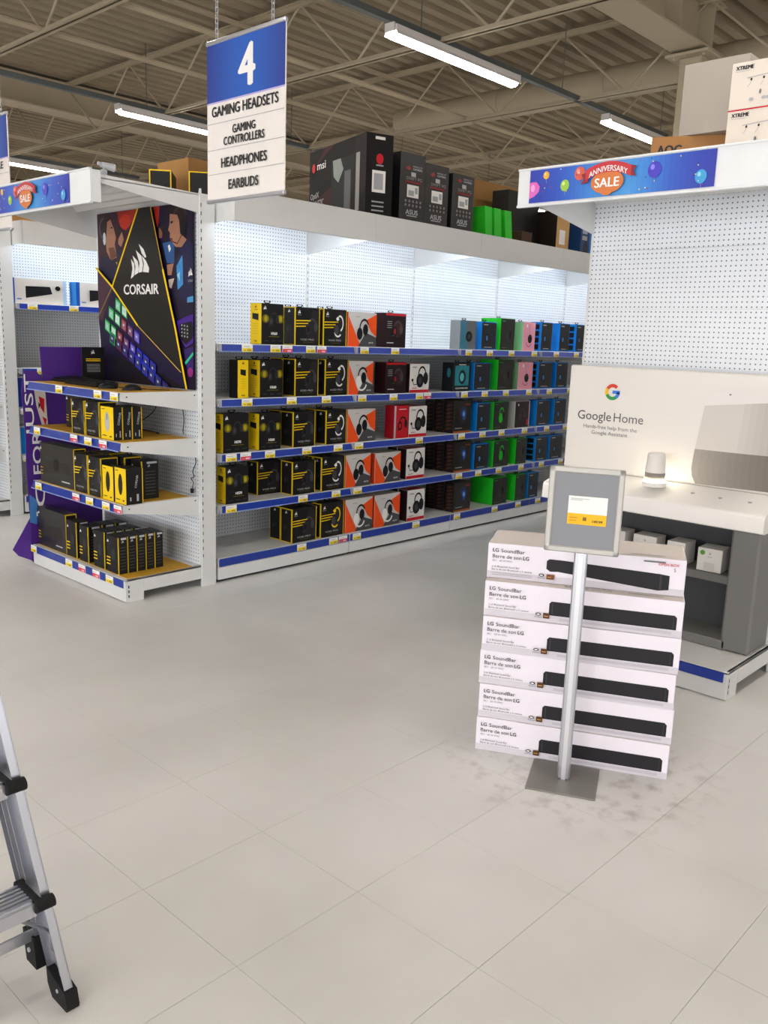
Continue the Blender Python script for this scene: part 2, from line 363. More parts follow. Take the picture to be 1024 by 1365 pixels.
def gondola(name, label, loc, nb, bw=1.235, levels=(1.585, 1.23, .87, .525), base=.168, depth=.53, tags=None, lit=True, cat='shelving', back=.7):
    """run of supermarket shelving in a local frame: x along the run, y into it, front at y=0"""
    g_ = empty(name, loc, 0, label=label, cat=cat); L = nb*bw; hf = 2.45
    for i in range(nb):
        xa, xb = i*bw, (i+1)*bw
        b = MB(); b.box(xa+.003, 0, .02, xb-.003, .02, base-.062, STEEL, .003); b.box(xa+.003, .0, base-.01, xb-.003, depth, base, STEEL); b.box(xa+.003, .005, base-.062, xb-.003, .012, base-.01, STEEL)
        b.box(xa+.01, .03, 0, xb-.01, .05, .02, DGREY); b.box(xa+.003, .03, .02, xa+.02, depth, base-.01, STEEL)
        sh = b.build('base_shelf', g_)
        r = MB(); r.box(xa+.012, -.006, base-.058, xb-.004, .004, base-.004, BLUE, .002); r.build('price_rail', sh)
        for tx, tk in (tags or {}).get(base, []):
            if xa <= tx < xb: price_tag(sh, tx, -.007, base-.03, tk)
        for z in levels:
            b = MB(); b.box(xa+.004, .002, z-.028, xb-.004, depth, z, STEEL, .002); b.box(xa+.004, .0, z-.048, xb-.004, .006, z-.006, STEEL)
            for q in (xa+.004, xb-.008):
                b.prism([(q, .02, z-.028), (q, depth, z-.028), (q, depth, z-.1), (q, .02, z-.045)], (.004, 0, 0), STEEL)
            sh = b.build('shelf', g_)
            r = MB(); r.prism([(xa+.006, 0, z-.004), (xa+.006, -.012, z-.046), (xa+.006, -.009, z-.048), (xa+.006, .003, z-.004)], (bw-.012, 0, 0), BLUE)
            r.box(xa+.006, -.015, z-.052, xb-.006, -.008, z-.046, BLUEL); r.box(xa+.006, -.013, z-.048, xa+.026, -.003, z-.004, LGREY); r.build('price_rail', sh)
            for tx, tk in (tags or {}).get(z, []):
                if xa <= tx < xb: price_tag(sh, tx, -.0125, z-.026, tk)
        zz = [base] + [.31*k for k in range(1, 8)] + [2.43]
        zz = [base, .31, .62, .93, 1.24, 1.55, 1.86, 2.175, 2.43]
        for z0, z1 in zip(zz, zz[1:]):
            b = MB(); b.box(xa+.012, depth, z0+.0012, xb-.012, depth+.008, z1-.0012, PEG); b.box(xa+.012, depth+.008, z0, xb-.012, depth+.012, z1, STEEL); b.build('back_panel', g_)
    for i in range(nb+1):
        x = i*bw; b = MB(); b.box(x-.015, depth-.002, .0, x+.015, depth+.06, hf, STEEL); slots(b, x, depth-.0035, base+.05, hf-.1); b.build('upright', g_)
        if lit:
            b = MB(); b.prism([(x-.003, -.17, 2.34), (x-.003, depth, 2.26), (x-.003, depth, 2.42), (x-.003, -.17, 2.42)], (.006, 0, 0), STEEL); b.build('canopy_bracket', g_)
    if lit:
        for i in range(0, nb*2, 2):
            xa, xb = i/2*bw, (i/2+1)*bw
            b = MB(); b.box(xa+.002, -.185, 2.325, xb-.002, -.175, 2.51, STEEL, .002); b.box(xa+.002, -.175, 2.325, xb-.002, -.14, 2.33, STEEL); b.build('canopy_panel', g_)
            b = MB(); b.box(xa+.002, -.175, 2.425, xb-.002, depth, 2.432, STEEL); b.build('canopy_roof', g_)
            for q in (0, 1):
                c = MB(); c.box(xa+.06+q*.57, -.13, 2.385, xa+.60+q*.57, -.09, 2.42, WHITE, .003); c.tube((xa+.07+q*.57, -.11, 2.378), (xa+.59+q*.57, -.11, 2.378), .012, tubes_mat(COVE, '#eef6ff'), 8); c.build('canopy_lamp', g_)
        b = MB(); b.box(0-.004, -.185, 2.325, .0, 0, 2.51, STEEL); b.build('canopy_end', g_)
    b = MB(); b.box(0, -.1 if lit else 0, 2.45, L, depth+back, 2.462, STEEL, .002); b.build('top_deck', g_)
    b = MB(); b.box(0, depth+.062, 0, L, depth+back, .16, STEEL, .003); b.build('rear_base', g_)
    b = MB(); b.box(L+.016, depth-.1, 0, L+.03, depth+back, 2.44, STEEL, .003); b.build('end_panel', g_)
    for z in (1.6, 1.2, .85, .5):
        b = MB(); b.box(.01, depth+.062, z-.03, L-.01, depth+back-.02, z, STEEL, .002); b.build('rear_shelf', g_)
    return g_

def endcap(name, label, loc, half, levels, base=.145, mats=True, tags=None, far=True):
    """endcap seen from local -y; rotated -90 deg so it looks down world -x"""
    g_ = empty(name, loc, -90, label=label, cat='shelving'); D = .56
    b = MB(); b.box(-half, 0, 0.004, half, .018, base-.055, STEEL, .003); b.box(-half, .0, base-.055, half, .012, base-.004, STEEL)
    b.box(-half, 0, base-.012, half, D, base, STEEL, .002)
    for s in (-1, 1):
        xa = s*half; xi = s*(half-.016)
        b.box(xa, .012, .0, xi, .13, base, STEEL, .002); b.box(xa, .13, .055, xi, D+.01, base, STEEL, .002)
        for z in (.03, .06, .09): b.add([(xa+s*.0006, .02, z), (xa+s*.0006, .028, z), (xa+s*.0006, .028, z+.018), (xa+s*.0006, .02, z+.018)], [(0, 1, 2, 3), (3, 2, 1, 0)], BLACK)
    if mats: b.box(-half+.02, .03, base, half-.02, D-.06, base+.003, OCHRE)
    sh = b.build('base_shelf', g_)
    r = MB(); r.box(-half+.004, -.006, base-.055, half-.02, .002, base-.006, BLUE, .002); r.build('price_rail', sh)
    for tx, tk in (tags or {}).get(base, []): price_tag(sh, tx, -.0065, base-.028, tk)
    for z in levels:
        h = half-.03; b = MB(); b.box(-h, .012, z-.025, h, D, z, STEEL, .002); b.box(-h, .01, z-.048, h, .016, z-.004, STEEL)
        for s in (-1, 1):
            xa = s*(h+.003)
            b.prism([(xa, .012, z), (xa, D+.01, z-.005), (xa, D+.01, z-.13), (xa, .30, z-.09), (xa, .012, z-.05)], (s*-.006, 0, 0), STEEL)
            for q in (.05, D-.03):
                b.add([(xa+s*.0008, q, z-.03), (xa+s*.0008, q+.01, z-.03), (xa+s*.0008, q+.01, z-.022), (xa+s*.0008, q, z-.022)], [(0, 1, 2, 3), (3, 2, 1, 0)], DGREY)
        if mats: b.box(-h+.02, .03, z, h-.02, D-.06, z+.003, OCHRE)
        sh = b.build('shelf', g_)
        r = MB(); r.prism([(-h+.0, .01, z-.002), (-h, -.006, z-.046), (-h, -.003, z-.048), (-h, .013, z-.002)], (2*h, 0, 0), BLUE); r.box(-h, -.009, z-.052, h, -.003, z-.046, BLUEL); r.build('price_rail', sh)
        for tx, tk in (tags or {}).get(z, []): price_tag(sh, tx, -.0055, z-.024, tk)
    zz = [.145, .31, .62, .93, 1.24, 1.55, 1.86, 2.175, 2.44]
    for z0, z1 in zip(zz, zz[1:]):
        b = MB(); b.box(-half+.012, D, z0+.0012, half-.012, D+.008, z1-.0012, PEG); b.box(-half+.012, D+.008, z0, half-.012, D+.012, z1, STEEL); b.build('back_panel', g_)
    for s in (-1, 1):
        b = MB(); b.box(s*(half-.012), D, 0, s*(half+.006), D+.115, 2.478, STEEL, .003)
        z = .2
        while z < 2.4:
            b.add([(s*(half+.0066), D+.008, z), (s*(half+.0066), D+.014, z), (s*(half+.0066), D+.014, z+.022), (s*(half+.0066), D+.008, z+.022)], [(0, 1, 2, 3), (3, 2, 1, 0)], DGREY); z += .05
        b.build('upright', g_)
    # canopy
    hw = half+.022; b = MB()
    b.box(-hw, -.165, 2.33, hw, -.155, 2.51, WHITE, .002); b.box(-hw, -.172, 2.502, hw, -.15, 2.512, WHITE, .002); b.box(-hw, -.172, 2.326, hw, -.15, 2.338, WHITE, .002)
    for s in (-1, 1): b.box(s*hw, -.155, 2.335, s*(hw-.02), -.10, 2.505, WHITE, .002)
    b.build('canopy_header', g_)
    b = MB(); pr = []
    y = -.15
    while y < D: pr += [(y, 2.462), (y+.09, 2.462), (y+.105, 2.435), (y+.125, 2.435), (y+.14, 2.462)]; y += .15
    pr = [p for p in pr if p[0] < D]; k = len(pr)
    b.add([(x, yy, z) for x in (-half, half) for yy, z in pr], [(i, i+1, k+i+1, k+i) for i in range(k-1)], WHITE)
    b.box(-half, -.15, 2.466, half, D, 2.470, WHITE); b.build('canopy_roof', g_)
    for s in (-1, 1):
        b = MB(); b.prism([(s*half, -.15, 2.45 if s > 0 else 2.38), (s*half, D+.02, 2.36 if s > 0 else 2.27), (s*half, D+.02, 2.475), (s*half, -.15, 2.49)], (s*-.005, 0, 0), STEEL); b.build('canopy_bracket', g_)
    return g_

# aisle gondola price tag positions come from the ticket spacing along each rail
TG = {1.585: [(.23, 'y'), (.47, 'y'), (.575, 'r'), (.79, 'y'), (.895, 'r'), (1.33, 'y'), (1.67, 'y'), (2.60, 'y'), (2.90, 'y'), (3.23, 'y'), (3.60, 'y'), (3.98, 'y'), (4.35, 'y')],
      1.23: [(.23, 'y'), (.62, 'y'), (.95, 'y'), (1.32, 'y'), (1.67, 'y'), (1.98, 'y'), (2.08, 'r'), (2.57, 'y'), (2.86, 'y'), (3.18, 'y'), (3.55, 'y'), (3.90, 'y'), (4.27, 'y')],
      .87: [(.10, 'y'), (.22, 'r'), (.43, 'y'), (.77, 'y'), (1.08, 'y'), (1.30, 'y'), (2.0, 'y'), (2.56, 'y'), (2.86, 'y'), (3.15, 'y'), (3.52, 'y'), (3.90, 'y'), (4.24, 'y')],
      .525: [(.10, 'y'), (.74, 'y'), (1.07, 'y'), (1.30, 'y'), (2.55, 'y'), (2.83, 'y'), (3.14, 'y'), (3.50, 'y'), (3.85, 'y'), (4.20, 'y')],
      .168: [(.74, 'y'), (1.06, 'y'), (1.16, 'r'), (1.31, 'y'), (2.01, 'y'), (2.56, 'y'), (3.12, 'y'), (3.50, 'y'), (3.84, 'y')]}
gondola('aisle_shelving', 'long white pegboard shelving run with blue price rails holding headset boxes', (3.39, 4.632, 0), 5, tags=TG)
ET = {1.284: [(-.13, 'y'), (.36, 'y'), (.55, 'y')], .985: [(-.46, 'y'), (.045, 'r'), (.225, 'y'), (.405, 'r')], .605: [(-.475, 'y'), (.045, 'r'), (.22, 'y'), (.42, 'y'), (.56, 'r')],
      .145: [(-.59, 'y'), (-.08, 'y'), (.095, 'r'), (.275, 'r'), (.44, 'y')]}
endcap('endcap_shelving', 'white endcap shelving with ochre shelf mats facing the floor, below the tall gaming poster', (2.698, 5.245, 0), .613, (1.284, .985, .605), tags=ET)
LT = {1.845: [(.14, 'y'), (.52, 'y')], 1.292: [(.2, 'y')], .94: [(.05, 'y'), (.3, 'y')], .525: [(.05, 'y'), (.3, 'y')]}
gondola('aisle_shelving', 'white pegboard shelving run further back at far left, holding keyboard boxes', (3.41, 7.52, 0), 4, levels=(1.845, 1.292, .94, .525), tags=LT)
endcap('endcap_shelving', 'white endcap shelving at the left picture edge, beyond the purple standee', (2.72, 8.14, 0), .613, (1.284, .985, .605), mats=False)
endcap('endcap_shelving', 'white endcap shelving with bare pegboard behind the smart speaker counter', (4.01, 2.06, 0), .622, (), mats=False)
gondola('aisle_shelving', 'white shelving run behind the smart speaker endcap carrying large cartons on top', (4.70, 1.44, 0), 4, lit=False)

# ------------------------------------------------------------------ sale banners
def banner(label, loc):
    b = MB(); w_, h_ = .95, .155
    b.box(-w_/2, -.0015, 0, w_/2, 0, h_, M('#2a57c0', .35), T=None)
    F = Face(b, (-w_/2, -.0015, 0), (1, 0, 0), (0, 0, 1), .0003)
    cs = ['#2b3fae', '#2c4dba', '#2f63c8', '#3b82d6', '#4a9ae0', '#4a9ae0', '#3b82d6', '#2f5cc4', '#2c46b4', '#2b35a6']
    mixc = lambda c, d, t: '#'+''.join('%02x' % int(int(c[i:i+2], 16)*(1-t)+int(d[i:i+2], 16)*t) for i in (1, 3, 5))
    for i in range(36):
        t = i/36*9; k = int(t); F.rect(i*w_/36, 0, (i+1)*w_/36+.0002, h_, M(mixc(cs[k], cs[min(9, k+1)], t-k), .35, vary=.08, scale=20)); F.l -= F.st
    F.l += F.st
    def bal(u, v, r, c, hi):
        F.line([(u, v-r), (u+.004, v-r-.02)], .0015, LGREY); F.ell(u, v, r*.95, r*1.05, M(c, .3)); F.ell(u-r*.3, v+r*.35, r*.3, r*.35, M(hi, .3), 12)
    F.poly([(0, .02), (.03, .03), (.055, .05), (.06, .075), (.04, .098), (.015, .1), (0, .095)], M('#e06bc0', .3)); F.ell(.02, .07, .012, .018, M('#f4a8de', .3), 12)
    bal(.095, .125, .018, '#e8b23a', '#f8dc8c'); bal(.205, .068, .026, '#9cc84a', '#d4ec8c'); bal(.285, .115, .03, '#d8604a', '#f0a090'); bal(.67, .095, .034, '#4a3fc4', '#8f8cf0'); bal(.89, .045, .028, '#3aa0d8', '#8fd8f4')
    for k in range(46):
        u = random.random()*w_*.96+.01; v = random.random()*h_*.9+.006
        if .3 < u < .6: continue
        F.ell(u, v, random.choice((.002, .003, .0035)), .003, M(random.choice(['#f4e47a', '#ffffff', '#c8324a', '#3b2c8c', '#f0c850']), .4), 7)
    # balloon with ribbon
    F.ell(.44, .062, .085, .052, M('#d97a3c', .35), 28)
    F.poly([(.40, .022), (.48, .022), (.455, .003), (.425, .003)], M('#d97a3c', .35))
    R1 = M('#c8323a', .35); R2 = M('#8f1f2a', .35)
    F.poly([(.30, .062), (.34, .07), (.34, .115), (.30, .107), (.315, .085)], R2); F.poly([(.585, .075), (.545, .083), (.545, .128), (.585, .12), (.572, .1)], R2)
    N1 = 12; lo = []; hi = []
    for i in range(N1+1):
        t = -1+2*i/N1; u = .442+t*.118; a = .028*(1-t*t); lo.append((u, .078+a)); hi.append((u, .125+a))
    for i in range(N1): F.poly([lo[i], lo[i+1], hi[i+1], hi[i]], R1); F.l -= F.st
    F.l += F.st*2
    F.text('ANNIVERSARY', .442, .086, .026, PAPER, wd=.2, bold=.01, al='c', arch=.024)
    F.text('SALE', .44, .040, .042, PAPER, wd=.125, bold=.02, al='c')
    o = b.build('sale_banner', None, loc, math.radians(-90)); tag(o, label, 'banner', 'anniversary sale banners'); return o
banner('blue balloon sale banner on the canopy above the smart speaker display', (3.841, 2.155, 2.3435))
banner('blue balloon sale banner on the canopy above the tall gaming poster', (2.529, 5.31, 2.3435))

# ------------------------------------------------------------------ logos used on packaging
def sails(F, u, v, w_, h_, mat):
    for p in ([(0, 0), (.10, .30), (.03, .58), (.20, .44), (.22, .22), (.17, .08)], [(.21, .10), (.27, .35), (.12, .68), (.40, .50), (.45, .28), (.40, .16)],
              [(.43, .17), (.49, .45), (.30, .83), (.60, .65), (.68, .40), (.62, .19)], [(.66, .19), (.73, .42), (.62, .66), (.84, .5), (1.0, .28), (.97, .16)], [(.47, 1.0), (.72, .84), (.86, .62), (.80, .58), (.62, .72)]):
        F.poly([(u+a*w_, v+b*h_) for a, b in p], mat); F.l -= F.st
    F.l += F.st
def headset(F, u, v, s, mat, cup, dark=None):
    """over-ear headset drawn flat: band, two cups, boom"""
    F.arc(u, v, s*.34, s*.09, 20, 200, mat, sx=.8); F.ell(u-s*.22, v-s*.12, s*.17, s*.24, cup); F.ell(u+s*.24, v-s*.02, s*.12, s*.22, mat)
    F.ell(u-s*.22, v-s*.12, s*.09, s*.14, dark or mat); F.line([(u-s*.24, v-s*.3), (u-s*.42, v-s*.36)], s*.04, mat)

# ------------------------------------------------------------------ packaging
def carton(w_, d_, h_, body, side=None, c=.0015):
    b = MB(); b.box(-w_/2, 0, 0, w_/2, d_, h_, body, c)
    F = Face(b, (-w_/2, 0, 0), (1, 0, 0), (0, 0, 1)); S = Face(b, (-w_/2, d_, 0), (0, -1, 0), (0, 0, 1)); R = Face(b, (w_/2, 0, 0), (0, 1, 0), (0, 0, 1)); T = Face(b, (-w_/2, 0, h_), (1, 0, 0), (0, 1, 0))
    return b, F, S, R, T
def hangtab(b, h_, d_=.1):
    b.box(-.022, d_/2-.001, h_-.001, .022, d_/2+.001, h_+.008, BLACK); b.box(-.03, d_/2-.001, h_+.008, -.018, d_/2+.001, h_+.016, BLACK); b.box(.018, d_/2-.001, h_+.008, .03, d_/2+.001, h_+.016, BLACK); b.box(-.03, d_/2-.001, h_+.016, .03, d_/2+.001, h_+.02, BLACK)
GLO = M('#6a6210', .4); SIL = M('#b9bcc0', .35); DK2 = M('#2c2c30', .4); DK3 = M('#404046', .4)
def k_hs(w_, d_, h_, txt='HS60'):
    b, F, S, R, T = carton(w_, d_, h_, CBLK); S.rect(.002, .002, d_-.002, h_-.002, YEL)
    S.text('CORSAIR', d_/2, h_*.83, .007, INK, al='c', bold=.01); sails(S, d_/2-.01, h_*.88, .02, .02, INK); S.poly([(d_*.2, h_*.62), (d_*.75, h_*.58), (d_*.75, h_*.74), (d_*.2, h_*.76)], CBLK); S.text(txt, d_/2, h_*.06, .01, INK, al='c', bold=.02)
    for i in range(5): S.rect(d_*.25, h_*(.5-i*.06), d_*.75, h_*(.505-i*.06), M('#a58c18', .5)); S.l -= S.st
    F.ell(w_*.18, h_*.63, .03, .028, GLO); F.ell(w_*.85, h_*.63, .03, .028, GLO); F.ell(w_*.18, h_*.63, .014, .02, M('#a89a18', .4), 12); F.ell(w_*.85, h_*.63, .014, .02, M('#a89a18', .4), 12)
    headset(F, w_*.55, h_*.62, .12, DK2, DK2, DK3); sails(F, .012, h_*.84, .025, .028, PAPER); F.text(txt, w_*.55, h_*.24, .018, PAPER, al='c', bold=.03); F.rect(w_*.3, h_*.19, w_*.78, h_*.2, M('#8a7d1a', .5))
    for q in (.1, .42, .72): F.rect(w_*q, h_*.08, w_*(q+.18), h_*.1, DK3); F.l -= F.st
    hangtab(b, h_, d_); return b
def k_void(w_, d_, h_, acc='k', plain=False):
    b, F, S, R, T = carton(w_, d_, h_, CBLK)
    e = .006
    S.rect(0.001, .001, d_-.001, h_-.001, YEL); S.rect(e, e, d_-e, h_-e, CBLK); sails(S, d_/2-.012, h_*.85, .022, .024, PAPER)
    headset(S, d_/2, h_*.45, .06, DK2, DK3)
    F.rect(0, 0, .006, h_, YEL); F.rect(w_-.005, 0, w_, h_, YEL); T.rect(0, 0, .006, d_, YEL); T.rect(w_-.006, 0, w_, d_, YEL); T.rect(0, d_-.006, w_, d_, YEL)
    R.rect(.001, .001, d_-.001, h_-.001, YEL); R.rect(e, e, d_-e, h_-e, CBLK)
    hs = {'k': DK2, 'w': PAPER, 'y': YEL}[acc]
    F.poly([(w_*.45, h_*.0+.05), (w_*.95, h_*.1), (w_*.95, h_*.9), (w_*.7, h_*.95)], M('#242326', .4))
    if acc == 'k': headset(F, w_*.68, h_*.5, .15, DK3, DK2, CBLK)
    else:
        F.arc(w_*.70, h_*.62, .052, .014, -75, 110, hs, sx=.62); F.arc(w_*.62, h_*.38, .03, .012, 180, 330, hs); F.ell(w_*.55, h_*.45, .022, .034, DK3); F.poly([(w_*.52, h_*.75), (w_*.62, h_*.82), (w_*.66, h_*.72), (w_*.58, h_*.68)], hs)
    for i, l in enumerate((.62, .5, .42)): F.poly([(.006, h_*(.63-i*.075)), (w_*l, h_*(.645-i*.075)), (w_*l, h_*(.67-i*.075)), (.006, h_*(.655-i*.075))], YEL); F.l -= F.st
    F.l += F.st; sails(F, w_*.1, h_*.82, .024, .028, PAPER); F.rect(w_*.08, h_*.79, w_*.22, h_*.8, LGREY); F.text('VOID PRO', w_*.2, h_*.13, .013, SIL, wd=w_*.55); F.rect(w_*.3, h_*.08, w_*.72, h_*.09, GLO); hangtab(b, h_, d_*1.4); return b
def k_steel(w_, d_, h_, acc='k'):
    b, F, S, R, T = carton(w_, d_, h_, M('#cfccca', .4)); S.rect(.001, .001, d_-.001, h_-.001, M('#d8451c', .4)); R.rect(.001, .001, d_-.001, h_-.001, M('#4a4a4c', .4))
    F.poly([(.001, .001), (w_*.45, .001), (.001, h_*.9)], ORANGE); F.poly([(w_*.35, .001), (w_-.001, .001), (w_-.001, h_*.28), (w_*.62, h_*.42)], M('#4b4b4e', .4)); F.poly([(w_*.62, h_*.78), (w_-.001, h_*.97), (w_-.001, h_*.3), (w_*.8, h_*.45)], ORANGE)
    hs = BLACK if acc == 'k' else PAPER
    F.arc(w_*.56, h_*.52, .068, .016, 30, 190, BLACK, sx=.7); F.ell(w_*.40, h_*.38, .03, .045, hs); F.ell(w_*.60, h_*.50, .028, .042, BLACK)
    if acc != 'k': F.arc(w_*.52, h_*.33, .05, .014, 180, 350, PAPER)
    F.text('ARCTIS', w_*.72, h_*.1, .011, PAPER, bold=.01); F.text('steelseries', w_*.24, h_*.86, .008, INK); T.rect(0, 0, w_, .004, YEL); return b
def k_hyper(w_, d_, h_):
    b, F, S, R, T = carton(w_, d_, h_, M('#221417', .4)); T.rect(.001, .001, w_-.001, d_-.001, RED); S.rect(.001, .001, d_-.001, h_-.001, M('#2a0e12', .4))
    F.rect(.004, h_*.93, w_-.004, h_-.002, RED); F.ell(w_*.62, h_*.55, .055, .07, M('#3a2226', .4)); headset(F, w_*.6, h_*.55, .16, M('#4a4044', .4), BLACK, M('#8c1c28', .4))
    F.rect(w_*.08, h_*.12, w_*.4, h_*.15, SIL); 
    for i in range(4): F.rect(w_*.08, h_*(.75-i*.06), w_*.3, h_*(.765-i*.06), LGREY); F.l -= F.st
    hangtab(b, h_, d_); return b
def k_red(w_, d_, h_):
    b, F, S, R, T = carton(w_, d_, h_, RED); S.rect(.001, .001, d_-.001, h_-.001, M('#a01422', .4)); F.rect(0, 0, w_*.12, h_, SIL); headset(F, w_*.6, h_*.45, .15, BLACK, BLACK, RED); F.rect(w_*.3, h_*.88, w_*.8, h_*.9, PAPER); return b
def k_cloud(w_, d_, h_):
    b, F, S, R, T = carton(w_, d_, h_, M('#e9e7e3', .4)); S.rect(.001, .001, d_-.001, h_-.001, M('#2a1518', .4)); T.rect(.001, .001, w_-.001, d_-.001, M('#b01c28', .4))
    F.rect(.001, .001, w_-.001, h_*.1, RED); F.arc(w_*.62, h_*.64, .058, .016, 0, 200, BLACK, sx=.75); F.ell(w_*.52, h_*.42, .045, .056, BLACK); F.ell(w_*.80, h_*.5, .03, .05, BLACK); F.ell(w_*.52, h_*.42, .022, .03, DK3)
    F.line([(w_*.42, h_*.3), (w_*.2, h_*.28), (w_*.12, h_*.42)], .006, BLACK); F.ell(w_*.12, h_*.44, .012, .012, BLACK); F.text('HYPERX', w_*.1, h_*.86, .011, INK, bold=.01); F.rect(w_*.1, h_*.15, w_*.35, h_*.17, RED); return b
def k_grey(w_, d_, h_):
    b, F, S, R, T = carton(w_, d_, h_, M('#6c7074', .4)); S.rect(.002, .002, d_-.002, h_-.002, M('#85898c', .4)); F.poly([(0, 0), (w_*.5, 0), (w_*.35, h_*.98), (0, h_*.98)], M('#3f7d92', .4, vary=.3, scale=30)); F.ell(w_*.55, h_*.45, .045, .045, BLACK); F.ell(w_*.55, h_*.45, .02, .02, DK3); hangtab(b, h_, d_); return b
def k_teal(w_, d_, h_):
    b, F, S, R, T = carton(w_, d_, h_, M('#15191d', .4)); S.ell(d_*.6, h_*.65, .02, .04, M('#2f6f78', .4)); F.rect(w_*.1, h_*.2, w_*.9, h_*.9, M('#2f8f9c', .4, vary=.5, scale=28)); F.ell(w_*.52, h_*.5, .05, .06, M('#123', .4) if 0 else M('#14262c', .4)); F.ell(w_*.5, h_*.5, .028, .036, M('#5fc4cc', .4)); F.text('GAMING', w_*.5, h_*.08, .014, PAPER, wd=w_*.7, al='c', bold=.02); F.rect(w_*.3, h_*.92, w_*.7, h_*.95, PAPER); hangtab(b, h_, d_); return b
def k_blue(w_, d_, h_, win=False):
    b, F, S, R, T = carton(w_, d_, h_, CBLUE); F.rect(.006, .006, w_-.006, h_-.006, M('#1b1d22', .35)); F.rect(.008, .008, w_-.008, h_*.04, CBLUE)
    headset(F, w_*.52, h_*.5, .16, M('#32353c', .4), M('#24262c', .4), M('#3f7fc0', .4)); F.rect(w_*.12, h_*.88, w_*.4, h_*.91, SIL); F.rect(w_*.2, h_*.08, w_*.7, h_*.1, SIL)
    if win:
        for i in range(4): S.rect(d_*.2, h_*(.06+i*.23), d_*.8, h_*(.06+i*.23+.17), M('#101318', .4)); S.l -= S.st
    hangtab(b, h_, d_); return b
def k_green(w_, d_, h_, art='k'):
    b, F, S, R, T = carton(w_, d_, h_, GREEN); F.rect(.004, .002, w_-.002, h_-.002, M('#1d1f1e', .35)); c_ = GREEN if art == 'g' else M('#3b3d3c', .4)
    F.arc(w_*.55, h_*.6, .045, .014, -20, 190, c_, sx=.7); F.ell(w_*.5, h_*.42, .03, .045, c_); F.ell(w_*.68, h_*.5, .016, .035, M('#0f1010', .4)); F.rect(w_*.1, h_*.9, w_*.3, h_*.92, GREEN); F.rect(w_*.1, h_*.07, w_*.5, h_*.09, M('#5c6c5c', .4)); hangtab(b, h_, d_); return b
def k_pink(w_, d_, h_):
    b, F, S, R, T = carton(w_, d_, h_, PINK); S.rect(.001, .001, d_-.001, h_-.001, M('#7fae86', .4)); F.line([(w_*.5, h_*.95), (w_*.55, h_*.6)], .004, M('#c87088', .4)); F.ell(w_*.58, h_*.42, .035, .04, BLACK); F.arc(w_*.5, h_*.3, .04, .008, 180, 340, M('#b86078', .4)); F.rect(0, h_*.5, w_, h_*.505, M('#c87890', .4)); F.ell(w_*.3, h_*.87, .012, .016, PAPER, 8); hangtab(b, h_, d_); return b
def k_rog(w_, d_, h_):
    b, F, S, R, T = carton(w_, d_, h_, M('#1a1312', .35)); AO = M('#8a4526', .4)
    for i in range(7):
        S.rect(d_*.15, h_*(.1+i*.12), d_*.6, h_*(.115+i*.12), AO); S.l -= S.st; S.rect(d_*.3, h_*(.14+i*.12), d_*.85, h_*(.155+i*.12), M('#6a5a54', .4)); S.l -= S.st
    F.arc(w_*.55, h_*.62, .05, .012, -10, 200, M('#2a3f6a', .4), sx=.75); F.ell(w_*.58, h_*.56, .032, .045, M('#2c58a8', .4)); F.ell(w_*.58, h_*.58, .014, .02, M('#7fb8f4', .4)); F.ell(w_*.42, h_*.4, .028, .045, M('#2a2c38', .4)); F.rect(.004, .003, w_-.004, h_*.06, M('#b8622c', .4)); F.rect(w_*.65, h_*.85, w_*.92, h_*.9, AO); F.rect(w_*.1, h_*.14, w_*.5, h_*.16, SIL); return b
def k_whites(w_, d_, h_):
    b, F, S, R, T = carton(w_, d_, h_, M('#b9b4b6', .4)); F.rect(.004, .004, w_-.012, h_-.004, M('#2c2426', .4)); F.rect(w_-.012, 0, w_, h_, M('#e8b8c4', .4)); headset(F, w_*.5, h_*.5, .14, M('#453a3c', .4), M('#3a3032', .4)); F.ell(w_*.2, h_*.86, .01, .01, PAPER, 8); F.rect(w_*.8, h_*.1, w_*.9, h_*.3, RED); return b
def k_spiney(w_, d_, h_):
    b, F, S, R, T = carton(w_, d_, h_, CBLK); F.rect(.001, .001, w_-.001, h_-.001, YEL); F.poly([(w_*.25, h_*.62), (w_*.75, h_*.58), (w_*.75, h_*.74), (w_*.25, h_*.76)], CBLK); sails(F, w_/2-.01, h_*.88, .02, .02, INK); F.text('HS60', w_/2, h_*.05, .01, INK, al='c', bold=.02)
    for i in range(5): F.rect(w_*.3, h_*(.5-i*.06), w_*.7, h_*(.505-i*.06), M('#a58c18', .5)); F.l -= F.st
    S.rect(.001, .001, d_-.001, h_-.001, CBLK); hangtab(b, h_, d_); return b
